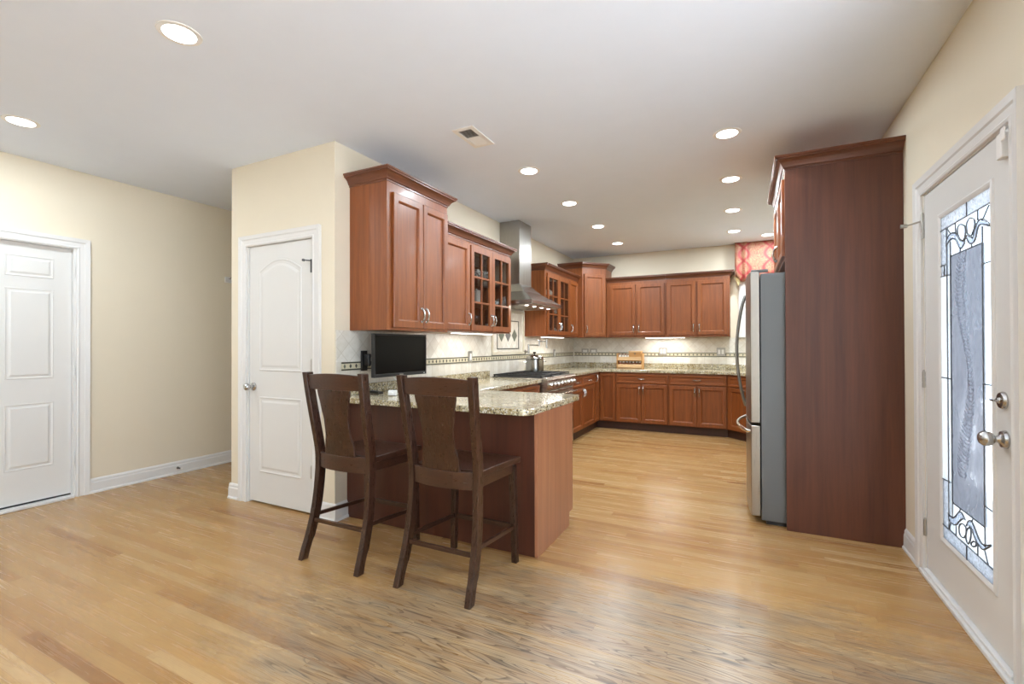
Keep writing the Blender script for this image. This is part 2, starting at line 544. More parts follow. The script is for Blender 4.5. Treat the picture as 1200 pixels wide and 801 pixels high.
def panel_door(parent, x0, x1, z0, z1, y=0.0, name='door', fr=FR, mat=None):
    mb = MB()
    rect_rings(mb, x0, x1, z0, z1, [(0, y), (0, y - T + 0.004), (0.004, y - T), (fr - 0.012, y - T), (fr - 0.006, y - T + 0.004),
                                    (fr, y - T + 0.012), (fr + 0.001, y - T + 0.0165)])
    mb.box(x0 + 0.002, x1 - 0.002, y - 0.002, y, z0 + 0.002, z1 - 0.002)
    return mb.build(name, mat or M['cherry'], parent)


def glass_door(parent, x0, x1, z0, z1, y=0.0, rows=(1 / 3, 2 / 3), fr=0.055):
    mb = MB()
    mb.box(x0, x0 + fr, y - T, y, z0, z1); mb.box(x1 - fr, x1, y - T, y, z0, z1)
    mb.box(x0 + fr, x1 - fr, y - T, y, z0, z0 + fr); mb.box(x0 + fr, x1 - fr, y - T, y, z1 - fr, z1)
    xm = (x0 + x1) / 2
    mb.box(xm - 0.008, xm + 0.008, y - T + 0.003, y - 0.004, z0 + fr, z1 - fr)
    for r in rows:
        zz = z0 + (z1 - z0) * r
        mb.box(x0 + fr, x1 - fr, y - T + 0.0035, y - 0.0045, zz - 0.008, zz + 0.008)
    d = mb.build('door', M['cherry'], parent)
    p = MB().box(x0 + fr - 0.004, x1 - fr + 0.004, y - 0.0038, y - 0.0018, z0 + fr - 0.004, z1 - fr + 0.004).build('glass_pane', M['cab_glass'], d)
    return d


def bow_pull(parent, c, vertical=True, L=0.115, y=-T):
    x, z = c
    mb = MB(); pts = []; rs = []
    for k in range(13):
        t = k / 12; s = (t - 0.5) * L
        out = 0.006 + 0.026 * math.sin(PI * t) ** 0.7
        pts.append((x, y - out, z + s) if vertical else (x + s, y - out, z))
        rs.append(0.0055 + 0.003 * abs(math.sin(3 * PI * t)))
    mb.tube(pts, rs, 8)
    for sg in (-1, 1):
        q = (x, y, z + sg * L * 0.46) if vertical else (x + sg * L * 0.46, y, z)
        mb.lathe([(0.009, 0), (0.009, -0.004), (0.005, -0.008), (0.0045, -0.016)], q, 'y', 10)
    return mb.build('handle', M['nickel'], parent)


CROWN = [(0, 0), (0.006, 0), (0.006, 0.012), (0.014, 0.016), (0.018, 0.026), (0.03, 0.045), (0.046, 0.058), (0.058, 0.062), (0.058, 0.072), (0.066, 0.076), (0.066, 0.088), (0, 0.088)]


def crown(parent, path, z, prof=CROWN, name='crown_moulding', mat=None, sc=1.0):
    """path: (x, y) points; moulding projects to the right hand side of the travel direction"""
    P = [Vector(p) for p in path]; rings = []
    for k, p in enumerate(P):
        ns = []
        if k > 0:
            d = (P[k] - P[k - 1]).normalized(); ns.append(Vector((d.y, -d.x)))
        if k < len(P) - 1:
            d = (P[k + 1] - P[k]).normalized(); ns.append(Vector((d.y, -d.x)))
        if len(ns) == 2:
            b = (ns[0] + ns[1]).normalized(); off = b / max(0.3, b.dot(ns[0]))
        else: off = ns[0]
        rings.append([(p.x + off.x * o * sc, p.y + off.y * o * sc, z + h * sc) for o, h in prof])
    return MB().loft(rings).build(name, mat or M['cherry_crown'], parent)


def carcass(parent, w_, d, z0, z1, hollow=False, shelves=(), stile=0.0, mat=None):
    mb = MB()
    if not hollow:
        mb.box(0, w_, 0, d, z0, z1)
    else:
        t = 0.018
        mb.box(0, t, 0, d, z0, z1); mb.box(w_ - t, w_, 0, d, z0, z1)
        mb.box(t, w_ - t, 0, d, z0, z0 + t); mb.box(t, w_ - t, 0, d, z1 - t, z1)
        mb.box(t, w_ - t, d - 0.008, d, z0 + t, z1 - t)
        # face frame
        mb.box(t, 0.04, 0, 0.018, z0 + t, z1 - t); mb.box(w_ - 0.04, w_ - t, 0, 0.018, z0 + t, z1 - t)
        mb.box(0.04, w_ - 0.04, 0, 0.018, z0 + t, z0 + 0.035); mb.box(0.04, w_ - 0.04, 0, 0.018, z1 - 0.075, z1 - t)
    b = mb.build('carcass', mat or M['cherry'], parent, 0.0015)
    for z in shelves:
        MB().box(0.0185, w_ - 0.0185, 0.025, d - 0.009, z - 0.018, z).build('shelf', M['cherry'], parent, 0.001)
    return b


# ================================================================== THE ROOM SHELL
WT = 0.14
struct('floor', 'honey oak strip floor with a grey worn patch near the stools',
       MB().box(XL - WT, XR + WT, YN - WT, YB + WT, -0.12, 0), M['floor'])
struct('ceiling', 'flat white ceiling', MB().box(XL - WT, XR + WT, YN - WT, YB + WT, H, H + 0.12), M['ceiling'])


def wall_with_holes(mb, axis, c0, c1, a0, a1, holes):
    """axis 'x': wall lies in x=c0..c1 and runs along y; holes = (a_start, a_end, z0, z1)"""
    def bx(p, q, z0, z1):
        if q - p < 1e-4 or z1 - z0 < 1e-4: return
        if axis == 'x': mb.box(c0, c1, p, q, z0, z1)
        else: mb.box(p, q, c0, c1, z0, z1)
    cur = a0
    for (p, q, z0, z1) in sorted(holes):
        bx(cur, p, 0, H); bx(p, q, 0, z0); bx(p, q, z1, H); cur = q
    bx(cur, a1, 0, H)
    return mb


LD = (0.955, 1.905, 0.0, 2.135)                    # left door opening (y0, y1)
RD = (2.405, 3.39, 0.0, 2.14)                      # glass door opening
RW = (-2.4, 1.95, 0.35, 2.35)                      # window opening in the right wall, behind the view
struct('wall_left', 'cream painted wall on the left',
       wall_with_holes(MB(), 'x', XL - WT, XL, YN, YB, [LD]), M['wall'])
struct('wall_right', 'cream painted wall with the glass door',
       wall_with_holes(MB(), 'x', XR, XR + WT, YN, YB, [(-2.9, -0.5, 0.12, 2.6), (-0.35, 2.05, 0.12, 2.6), RD]), M['wall'])
WIN = (0.045, 0.60, 1.45, 2.62)
struct('wall_back', 'cream painted wall at the far end of the kitchen',
       wall_with_holes(MB(), 'y', YB, YB + WT, XK - 0.12, XR, [WIN]), M['wall'])
struct('wall_near', 'cream painted wall behind the camera',
       MB().box(XL, XR, YN - WT, YN, 0, H), M['wall'])
PD = (-3.705, -2.925, 0.0, 2.12)
struct('wall_pantry', 'cream painted pantry wall with the arched panel door',
       wall_with_holes(MB(), 'y', YP, YP + 0.12, XPL, XK, [PD]), M['wall'])
struct('wall_kitchen', 'cream painted wall behind the hood and range',
       MB().box(XK - 0.12, XK, YP + 0.12, YB, 0, H), M['wall'])
struct('wall_hall', 'cream painted side wall of the hallway',
       MB().box(XPL, XPL + 0.12, YP + 0.12, YB, 0, H), M['wall'])
struct('wall_hall_end', 'cream painted end wall of the hallway',
       MB().box(XL, XPL, YB - 2.2, YB - 2.1, 0, H), M['wall'])
portal('window_portal', (XR + 0.1, -1.7, 1.36), (0, PI / 2, 0), 2.48, 2.4)
portal('window_portal', (XR + 0.1, 0.85, 1.36), (0, PI / 2, 0), 2.48, 2.4)
portal('window_portal', (XR + 0.13, 2.86, 1.12), (0, PI / 2, 0), 1.62, 0.55)
portal('window_portal', (0.32, YB + 0.1, 2.03), (-PI / 2, 0, 0), 0.55, 1.17)


def baseboard(name, label, a, b, side, axis, c):
    """axis x: board on plane x=c running y a..b, side = +1 if it projects to +x"""
    prof = [(0, 0), (0.022, 0), (0.022, 0.012), (0.015, 0.022), (0.014, 0.088), (0.010, 0.098), (0.010, 0.112), (0.005, 0.124), (0, 0.128)]
    r = []
    for t in (a, b):
        r.append([(c + side * o, t, h) if axis == 'x' else (t, c + side * o, h) for o, h in prof])
    return struct(name, label, MB().loft(r), M['trim'])


baseboard('baseboard_left', 'white moulded baseboard along the left wall', 1.99, YB - 2.2, 1, 'x', XL)
baseboard('baseboard_left_near', 'white moulded baseboard along the left wall', YN, 0.87, 1, 'x', XL)
baseboard('baseboard_pantry', 'short white baseboard at the left of the pantry door', XPL - 0.02, -3.803, -1, 'y', YP)
baseboard('baseboard_pantry_right', 'short white baseboard at the right of the pantry door', -2.852, XK + 0.02, -1, 'y', YP)
baseboard('baseboard_kitchen', 'short white baseboard beside the peninsula', YP, 2.597, 1, 'x', XK)
baseboard('baseboard_hall', 'white baseboard of the hallway', YP, YB - 2.2, -1, 'x', XPL)
baseboard('baseboard_right', 'short white baseboard between the cabinet and the glass door', 3.492, 3.748, -1, 'x', XR)
baseboard('baseboard_right_near', 'white baseboard under the side windows', YN, 2.30, -1, 'x', XR)


def door_casing(parent, axis, c, side, a0, a1, ztop, wdt=0.092):
    """moulded casing around an opening a0..a1"""
    prof = [(0, 0), (0, 0.012), (0.012, 0.016), (0.02, 0.011), (0.05, 0.014), (0.058, 0.02), (0.075, 0.022), (wdt, 0.024), (wdt, 0)]
    rings = []
    for (a, z, da, dz) in ((a0, 0, -1, 0), (a0, ztop, -1, 1), (a1, ztop, 1, 1), (a1, 0, 1, 0)):
        r = []
        for o, t in prof:
            aa, zz = a + da * o, z + dz * o
            r.append((c + side * t, aa, zz) if axis == 'x' else (aa, c + side * t, zz))
        rings.append(r)
    return MB().loft(rings).build('casing', M['trim'], parent)


def six_panel_leaf(parent, w_, h_, cols=2):
    """local: x 0..w, front face y=0 (towards -y), thickness to +y"""
    mb = MB(); mb.box(0, w_, 0.0, 0.04, 0, h_)
    st = 0.115; mid = 0.11
    pw = (w_ - 2 * st - mid) / 2
    for cx in (st, st + pw + mid):
        for z0, z1 in ((0.27, 0.80), (1.00, 1.735), (1.83, 2.00)):
            z0, z1 = z0 * h_ / 2.10, z1 * h_ / 2.10
            rect_rings(mb, cx, cx + pw, z0, z1, [(0, -0.0005), (0.004, -0.004), (0.012, -0.001), (0.022, 0.0 - 0.0008), (0.034, -0.006), (0.036, -0.0065)])
    return mb.build('leaf', M['door'], parent)


def knob(parent, loc, axis='y', sgn=-1, name='door_knob', r=0.028):
    L = [(0.034, 0), (0.034, 0.005), (0.028, 0.010), (0.013, 0.014), (0.012, 0.032), (0.02, 0.040), (r, 0.052), (r + 0.001, 0.062), (r * 0.85, 0.076), (0.012, 0.083), (0.0, 0.084)]
    return MB().lathe([(a, sgn * b) for a, b in L], loc, axis, 24).build(name, M['nickel'], parent)


def hinge(parent, loc, axis, mat=None, along=1):
    mb = MB(); x, y, z = loc
    mb.tube([(x, y, z - 0.045), (x, y, z + 0.045)], 0.0065, 10)
    for k in (-1, 0, 1): mb.lathe([(0.0078, -0.012), (0.0078, 0.012)], (x, y, z + k * 0.03), 'z', 10)
    mb.lathe([(0.006, 0), (0.004, 0.008), (0.001, 0.011)], (x, y, z + 0.045), 'z', 10)
    return mb.build('hinge', mat or M['steel_plate'], parent)


# left six panel door: leaf faces +x
d1 = thing('door_1', 'white six panel door in the left wall', None, (XL, 0.965, 0.0)); d1['kind'] = 'structure'
lf = thing('leaf_holder', None, None)
COL.objects.unlink(lf); bpy.data.objects.remove(lf)
leaf = six_panel_leaf(d1, 0.92, 2.085); leaf.location = (-0.035, 0.0, 0.036); leaf.rotation_euler = (0, 0, PI / 2)
c1 = door_casing(d1, 'x', XL, 1, LD[0], LD[1], LD[3] - 0.008, 0.088); c1.location = (-XL, -0.965, 0)
jb = MB(); jb.box(-0.14, 0.0, -0.0095, -0.001, 0, 2.126); jb.box(-0.14, 0.0, 0.923, 0.9395, 0, 2.126); jb.box(-0.14, 0, -0.001, 0.923, 2.123, 2.1345)
jb.build('jamb', M['trim'], d1)
MB().box(-0.13, 0.035, -0.001, 0.922, 0.0005, 0.022).build('threshold', M['trim'], d1, 0.004)
MB().box(-0.07, -0.036, 0.002, 0.919, 0.0225, 0.034).build('door_sweep', M['black'], d1)
for z in (0.33, 1.07, 1.93): hinge(d1, (0.004, 0.926, z), 'x', M['trim'])

# pantry door: leaf faces -y
d2 = thing('door_2', 'white two panel door with arched top panel in the pantry wall', None, (PD[0] + 0.012, YP, 0)); d2['kind'] = 'structure'
Wd = 0.752; Hd = 2.092


def arch_leaf(parent):
    mb = MB(); mb.box(0, Wd, 0, 0.035, 0, Hd)
    def ring_loop(ins, arch):
        x0, x1, z0 = 0.125 + ins, Wd - 0.125 - ins, 1.07 + ins
        zs = 1.885 - ins
        pts = [(x0, z0), (x1, z0)]
        for k in range(13):
            t = k / 12
            pts.append((x1 - (x1 - x0) * t, zs + (arch * math.sin(PI * t)) ** 1.0))
        return pts
    rings = []
    for ins, y in ((0, -0.0005), (0.004, 0.006), (0.02, 0.010), (0.032, 0.004), (0.04, -0.003)):
        pass
    prof = [(0, -0.0006), (0.006, -0.007), (0.016, -0.0025), (0.030, -0.0015), (0.046, -0.006), (0.048, -0.0062)]
    rr = [[(x, y, z) for x, z in ring_loop(i, 0.085 - i * 0.2)] for i, y in prof]
    n = len(rr[0]); v = [p for r in rr for p in r]; f = []
    for k in range(len(rr) - 1):
        for i in range(n):
            j = (i + 1) % n; f.append((k * n + i, k * n + j, (k + 1) * n + j, (k + 1) * n + i))
    f.append(tuple((len(rr) - 1) * n + i for i in range(n)))
    mb.add(v, f)
    rect_rings(mb, 0.125, Wd - 0.125, 0.245, 0.86, prof)
    return mb.build('leaf', M['door'], parent)


leaf2 = arch_leaf(d2); leaf2.location = (0.002, 0.012, 0.016)
c2 = door_casing(d2, 'y', YP, -1, PD[0], PD[1], PD[3] - 0.008, 0.086); c2.location = (-(PD[0] + 0.012), -YP, 0)
jb = MB(); jb.box(-0.0115, -0.001, 0.0005, 0.12, 0, 2.11); jb.box(0.757, 0.7675, 0.0005, 0.12, 0, 2.11); jb.box(-0.001, 0.757, 0.0005, 0.12, 2.1105, 2.1195)
jb.build('jamb', M['trim'], d2)
MB().box(0, 0.756, 0.06, 0.11, 0.0005, 0.012).build('threshold', M['dark'], d2)
knob(d2, (0.055, 0.011, 0.955), 'y', -1)
for z in (1.14, 0.33): hinge(d2, (0.754, -0.004, z), 'y')
hs = MB(); hs.tube([(0.754, -0.006, 1.845), (0.754, -0.006, 1.945)], 0.008, 8); hs.tube([(0.754, -0.006, 1.935), (0.70, -0.03, 1.94)], 0.005, 8)
hs.lathe([(0.010, 0), (0.010, -0.014)], (0.697, -0.024, 1.94), 'y', 10)
hs.build('hinge_pin_stop', M['lead'], d2)

# glass entry door in the right wall
d3 = thing('door_3', 'white entry door with a full length leaded glass panel', None, (XR, RD[0], 0)); d3['kind'] = 'structure'
gy0, gy1, gz0, gz1 = 2.592, 3.135, 0.300, 1.935
yo = RD[0]
mb = MB()
ly0, ly1, lz0, lz1 = 2.418, 3.378, 0.042, 2.118
xa, xb = XR + 0.004, XR + 0.049
f_ = 0.03
mb.box(xa, xb, ly0, gy0 - f_, lz0, lz1); mb.box(xa, xb, gy1 + f_, ly1, lz0, lz1)
mb.box(xa, xb, gy0 - f_, gy1 + f_, lz0, gz0 - f_); mb.box(xa, xb, gy0 - f_, gy1 + f_, gz1 + f_, lz1)
leaf3 = mb.build('leaf', M['door'], d3); leaf3.location = (-XR, -yo, 0)
mb = MB(); rings = []
for o, x in ((f_, XR + 0.004), (f_ - 0.003, XR - 0.003), (0.018, XR - 0.006), (0.008, XR - 0.003), (0.0, XR + 0.001), (0.0, XR + 0.045), (f_, XR + 0.045)):
    rings.append([(x, gy0 - o, gz0 - o), (x, gy1 + o, gz0 - o), (x, gy1 + o, gz1 + o), (x, gy0 - o, gz1 + o)])
mb.loft(rings, caps=False)
gf = mb.build('glass_frame', M['trim'], leaf3)


def gpane(name, y0, y1, z0, z1, mat, x=0.002):
    return MB().box(XR + x, XR + x + 0.005, y0, y1, z0, z1).build(name, mat, leaf3)


iy0, iy1, iz0, iz1 = 2.600, 3.053, 0.366, 1.870
cy0, cy1, cz0, cz1 = 2.662, 3.008, 0.514, 1.72
gpane('centre_pane', cy0, cy1, cz0, cz1, M['door_textured'])
tex = MB()
for y0, y1, z0, z1 in ((gy0, gy1, iz1, gz1), (gy0, gy1, gz0, iz0), (iy1, gy1, 1.635, iz1), (iy1, gy1, iz0, 0.60)):
    tex.box(XR + 0.002, XR + 0.007, y0, y1, z0, z1)
tex.build('border_pane', M['door_grey'], leaf3)
cl = MB()
for y0, y1, z0, z1 in ((iy1, gy1, 0.60, 1.635), (cy1, iy1, iz0, iz1), (gy0, cy0, iz0, iz1), (cy0, cy1, cz1, iz1), (cy0, cy1, iz0, cz0)):
    cl.box(XR + 0.002, XR + 0.007, y0, y1, z0, z1)
cl.build('clear_pane', M['door_clear'], leaf3)
LEAD = [
    [(gy1, iz1), (gy0, iz1)], [(gy1, iz0), (gy0, iz0)], [(iy1, iz1), (iy1, iz0)], [(gy1, 1.689), (3.058, 1.689)], [(3.085, 1.689), (3.085, 1.636)],
    [(gy1, 1.635), (cy1, 1.631)], [(2.817, gz1), (2.818, 1.867)], [(cy1, cz1), (cy0, cz1)], [(cy1, 1.795), (cy1, 0.44)], [(cy0, 1.79), (cy0, 0.43)], [(cy1, cz0), (cy0, cz0)],
    [(3.056, 1.781), (3.044, 1.814), (2.994, 1.83), (2.936, 1.818), (2.891, 1.779), (2.847, 1.765), (2.815, 1.785)],
    [(3.056, 1.781), (3.004, 1.802), (2.946, 1.791), (2.91, 1.753), (2.883, 1.735), (2.847, 1.749), (2.838, 1.765)],
    [(2.82, 1.773), (2.796, 1.746), (2.763, 1.736), (2.73, 1.747), (2.698, 1.796), (2.66, 1.797), (2.595, 1.776)],
    [(2.795, 1.782), (2.754, 1.759), (2.738, 1.784), (2.705, 1.818), (2.66, 1.821), (2.616, 1.797), (2.595, 1.779)],
    [(2.892, 1.736), (2.892, 1.72)], [(2.768, 1.735), (2.768, 1.72)], [(2.704, 1.87), (2.705, 1.825)], [(2.66, 1.814), (2.601, 1.863)],
    [(3.053, 1.87), (3.004, 1.83)], [(2.945, 1.87), (2.942, 1.819)], [(2.659, 1.629), (gy0, 1.629)],
    [(2.877, 1.847), (2.836, 1.827), (2.834, 1.79), (2.859, 1.769), (2.9, 1.789), (2.921, 1.824), (2.908, 1.847), (2.877, 1.847)],
    [(2.772, 1.852), (2.736, 1.833), (2.74, 1.798), (2.778, 1.771), (2.811, 1.792), (2.819, 1.831), (2.798, 1.851), (2.772, 1.852)],
    [(gy1, 0.60), (3.028, 0.607)], [(gy1, 1.119), (cy1, 1.119)], [(cy0, 1.12), (gy0, 1.12)],
    [(3.067, 0.443), (3.01, 0.439), (2.965, 0.465), (2.929, 0.494), (2.895, 0.498), (2.862, 0.478)],
    [(3.058, 0.416), (3.002, 0.411), (2.957, 0.425), (2.93, 0.448), (2.887, 0.477)],
    [(2.847, 0.456), (2.83, 0.482), (2.798, 0.496), (2.768, 0.483), (2.717, 0.443), (2.675, 0.436), (2.61, 0.46)],
    [(2.814, 0.467), (2.791, 0.462), (2.747, 0.425), (2.689, 0.412), (2.648, 0.431), (2.61, 0.457)],
    [(2.849, 0.366), (2.849, 0.30)], [(2.966, 0.422), (2.967, 0.366)], [(2.732, 0.414), (2.733, 0.366)], [(2.668, 0.605), (gy0, 0.603)],
    [(2.668, 0.417), (2.635, 0.367)], [(3.03, 0.407), (3.053, 0.368)], [(2.912, 0.514), (2.929, 0.494)], [(2.783, 0.508), (2.791, 0.495)],
    [(2.891, 0.451), (2.855, 0.446), (2.852, 0.42), (2.881, 0.39), (2.919, 0.388), (2.931, 0.413), (2.922, 0.436), (2.891, 0.451)],
    [(2.815, 0.46), (2.847, 0.435), (2.856, 0.398), (2.832, 0.38), (2.808, 0.409), (2.799, 0.446), (2.815, 0.46)],
    [(2.772, 0.414), (2.75, 0.416), (2.75, 0.404), (2.773, 0.39), (2.796, 0.387), (2.796, 0.399), (2.772, 0.414)],
]
mb = MB()


def smooth_poly(p):
    if len(p) < 3: return p
    out = []
    for k in range(len(p) - 1):
        p0, p1, p2, p3 = p[max(k - 1, 0)], p[k], p[k + 1], p[min(k + 2, len(p) - 1)]
        if p[0] == p[-1]:
            if k == 0: p0 = p[-2]
            if k == len(p) - 2: p3 = p[1]
        for s_ in range(4):
            t = s_ / 4
            out.append(tuple(0.5 * ((2 * p1[i]) + (-p0[i] + p2[i]) * t + (2 * p0[i] - 5 * p1[i] + 4 * p2[i] - p3[i]) * t * t + (-p0[i] + 3 * p1[i] - 3 * p2[i] + p3[i]) * t ** 3) for i in (0, 1)))
    return out + [p[-1]]


for pl in LEAD:
    q = smooth_poly(pl)
    mb.tube([(XR + 0.0005, a, b) for a, b in q], 0.0036 if len(pl) > 2 else 0.003, 6)
mb.build('lead_caming', M['lead'], leaf3)
# grey bevelled scroll pieces between the caming lines
mb = MB()
def strip_between(A, B, x=XR - 0.001):
    A, B = smooth_poly(A), smooth_poly(B)
    n_ = 14
    def samp(P, t):
        k = t * (len(P) - 1); i = min(int(k), len(P) - 2); f = k - i
        return (P[i][0] * (1 - f) + P[i + 1][0] * f, P[i][1] * (1 - f) + P[i + 1][1] * f)
    v = []; f = []
    for i in range(n_ + 1):
        for P in (A, B):
            a, b = samp(P, i / n_)
            v.append((x, a, b)); v.append((x + 0.002, a, b))
    for i in range(n_):
        o = i * 4
        f += [(o, o + 2, o + 6, o + 4), (o + 1, o + 5, o + 7, o + 3)]
    mb.add(v, f)
strip_between(LEAD[11], LEAD[12]); strip_between(LEAD[13], LEAD[14]); strip_between(LEAD[27], LEAD[28]); strip_between(LEAD[29], LEAD[30])
mb.build('scroll_pane', M['door_bevel'], leaf3)
# etched feather plume winding down the centre pane
mb = MB()
def plume_c(t_): return (2.835 + 0.05 * math.sin(2 * PI * 1.15 * t_ + 0.4), 1.70 - 1.05 * t_)
for k in range(58):
    t_ = k / 58; cy_, cz_ = plume_c(t_)
    for sg in (-1, 1):
        L_ = (0.055 + 0.02 * math.sin(9 * t_)) * (1 if sg > 0 else 0.75)
        pts = [(cy_, cz_), (cy_ + sg * L_ * 0.5, cz_ - 0.004), (cy_ + sg * L_, cz_ + 0.026), (cy_ + sg * L_ * 0.55, cz_ + 0.012)]
        mb.add([(XR - 0.001, a, b) for a, b in pts] + [(XR + 0.001, a, b) for a, b in pts], [(0, 1, 2, 3), (7, 6, 5, 4), (0, 4, 5, 1), (1, 5, 6, 2), (2, 6, 7, 3), (3, 7, 4, 0)])
mb.build('etched_plume', M['door_etch'], leaf3)
c3 = door_casing(d3, 'x', XR, -1, RD[0], RD[1] + 0.004, RD[3] - 0.01, 0.09); c3.location = (-XR, -yo, 0)
jb = MB(); jb.box(XR + 0.0005, XR + 0.139, RD[0] + 0.0005, ly0 - 0.003, 0, 2.13); jb.box(XR + 0.0005, XR + 0.139, ly1 + 0.003, RD[1] - 0.0005, 0, 2.13)
jb.box(XR + 0.0005, XR + 0.139, RD[0] + 0.001, RD[1] - 0.001, 2.123, 2.1395)
j3 = jb.build('jamb', M['trim'], d3); j3.location = (-XR, -yo, 0)
t3 = MB().box(XR - 0.028, XR + 0.15, RD[0] - 0.02, RD[1] + 0.03, 0.0005, 0.022).box(XR - 0.016, XR + 0.15, RD[0] + 0.012, RD[1] - 0.012, 0.022, 0.038).build('threshold', M['trim'], d3, 0.004); t3.location = (-XR, -yo, 0)
k3 = MB()
def lathe_x(prof, y, z): k3.lathe([(r, -h) for r, h in prof], (XR + 0.004, y, z), 'x', 28)
lathe_x([(0.036, 0), (0.036, 0.005), (0.031, 0.014), (0.018, 0.018), (0.014, 0.022), (0.013, 0.032), (0.018, 0.036), (0.027, 0.044), (0.031, 0.056), (0.029, 0.068), (0.02, 0.078), (0.012, 0.081), (0.0, 0.081)], 2.487, 0.917)
q = k3.build('door_knob', M['nickel'], d3); q.location = (-XR, -yo, 0)
k3 = MB(); lathe_x([(0.035, 0), (0.035, 0.006), (0.03, 0.014), (0.012, 0.016), (0.009, 0.024), (0.0, 0.024)], 2.497, 1.068)
k3.box(XR - 0.036, XR - 0.018, 2.480, 2.514, 1.064, 1.072)
q = k3.build('deadbolt', M['nickel'], d3, 0.001); q.location = (-XR, -yo, 0)
for z in (0.26, 1.09, 1.93):
    q = hinge(d3, (XR - 0.004, 3.386, z), 'x', M['steel_plate']); q.location = (-XR, -yo, 0)
hs = MB(); hs.tube([(XR - 0.006, 3.386, 1.97), (XR - 0.006, 3.386, 2.03)], 0.0065, 8)
hs.tube([(XR - 0.006, 3.386, 1.985), (XR - 0.07, 3.43, 1.972)], 0.005, 8)
hs.lathe([(0.011, 0), (0.011, -0.03)], (XR - 0.062, 3.43, 1.972), 'x', 10)
q = hs.build('hinge_pin_stop', M['steel_plate'], d3); q.location = (-XR, -yo, 0)

sn = thing('alarm_sensor', 'small white contact sensor at the top corner of the glass door', 'sensor', (XR, 2.44, 2.04))
MB().box(-0.022, 0.0035, -0.005, 0.035, -0.035, 0.062).build('sensor_body', M['plate'], sn, 0.004)
MB().box(-0.030, -0.0245, -0.052, -0.020, 0.02, 0.068).build('sensor_magnet', M['plate'], sn, 0.003)

# ---- kitchen window (far end), valance
w1 = thing('window_1', 'white framed window at the right of the far wall', None, (0, YB, 0)); w1['kind'] = 'structure'
x0, x1, z0, z1 = WIN
mb = MB()
mb.box(x0 - 0.13, x0 - 0.002, -0.02, -0.0005, z0 - 0.03, z1 + 0.09); mb.box(x1 + 0.002, x1 + 0.13, -0.02, -0.0005, z0 - 0.03, z1 + 0.09)
mb.box(x0 - 0.002, x1 + 0.002, -0.02, -0.0005, z1 + 0.002, z1 + 0.09)
mb.box(x0 - 0.15, x1 + 0.15, -0.055, -0.0005, z0 - 0.055, z0 - 0.032)
mb.build('window_casing', M['trim'], w1, 0.003)
mb = MB()
for a, b, c, d in ((x0 + .001, x0 + .045, z0 + .001, z1 - .001), (x1 - .045, x1 - .001, z0 + .001, z1 - .001), (x0 + .045, x1 - .045, z0 + .001, z0 + .05), (x0 + .045, x1 - .045, z1 - .05, z1 - .001), (x0 + .045, x1 - .045, (z0 + z1) / 2 - .02, (z0 + z1) / 2 + .02)):
    mb.box(a, b, 0.05, 0.09, c, d)
mb.build('window_frame', M['trim'], w1)
MB().box(x0 + .04, x1 - .04, 0.068, 0.073, z0 + .045, z1 - .045).build('glass_pane', M['glass'], w1)

# outside: patio, fence beyond glass door
tag(MB().box(XR + 0.16, 14, -8, 16, -0.3, -0.12).build('patio', M['concrete']), 'pale concrete ground outside the glass door', kind='structure')
fz = thing('garden_fence', 'grey board fence seen through the leaded glass', 'fence', (5.2, 0, -0.12))
mb = MB()
for k in range(64):
    y = -2 + k * 0.2; mb.box(0, 0.02, y, y + 0.185, 0.05, 1.7)
mb.build('fence_boards', M['fence'], fz)
MB().box(0.02, 0.07, -2, 10.8, 0.3, 0.4).box(0.02, 0.07, -2, 10.8, 1.3, 1.4).build('fence_rail', M['fence'], fz)
for k in range(6): MB().box(0.03, 0.12, -2 + k * 2.55, -1.91 + k * 2.55, 0, 1.8).build('fence_post', M['fence'], fz)

# ================================================================== RECESSED LIGHTS, VENT
def downlight(x, y, label, grp='recessed ceiling lights'):
    t = thing('recessed_light', label, 'ceiling light', (x, y, H), 0, grp)
    MB().lathe([(0.066, -0.002), (0.072, -0.006), (0.092, -0.004), (0.094, -0.0005)], (0, 0, 0), 'z', 32).build('trim_ring', M['plate'], t)
    MB().lathe([(0.0, -0.0065), (0.069, -0.0065), (0.070, -0.003)], (0, 0, 0), 'z', 32).build('lens', M['lamp'], t)
    d = bpy.data.lights.new('recessed_lamp', 'AREA'); d.shape = 'DISK'; d.size = 0.13; d.energy = LAMP if y > 3 else LAMP_FRONT * (1.6 if x < -4 else 0.6); d.color = (0.85, 0.94, 1.0)
    o = bpy.data.objects.new('recessed_lamp', d); COL.objects.link(o); o.parent = t; o.location = (0, 0, -0.0085)
    return t


LL = [(-2.436, 1.287, 'recessed light at upper left, largest and nearest to the camera'),
      (-4.338, 1.314, 'recessed light at far left of the picture above the six panel door'),
      (-1.667, 3.67, 'nearest light of the left kitchen row, just beyond the ceiling vent'),
      (-1.667, 4.706, 'second light of the left kitchen row, counting from the vent'),
      (-1.667, 5.788, 'third light of the left kitchen row, counting from the vent'),
      (-1.69, 6.894, 'farthest light of the left kitchen row, nearest the corner cabinet'),
      (-0.108, 3.66, 'nearest light of the right kitchen row, before the fridge panel'),
      (-0.11, 4.69, 'second light of the right kitchen row from the camera'),
      (-0.118, 5.782, 'third light of the right kitchen row from the camera'),
      (-0.125, 6.856, 'farthest light of the right kitchen row, before the valance'),
      (0.283, 7.29, 'small recessed light right above the red valance')]
for l in LL: downlight(*l)
for x, y in ((-2.436, -0.6), (-4.338, -0.6), (-0.6, 1.287), (-0.6, -0.6), (-2.436, -2.2), (-0.6, -2.2)):
    downlight(x, y, 'recessed light in the ceiling behind the camera')

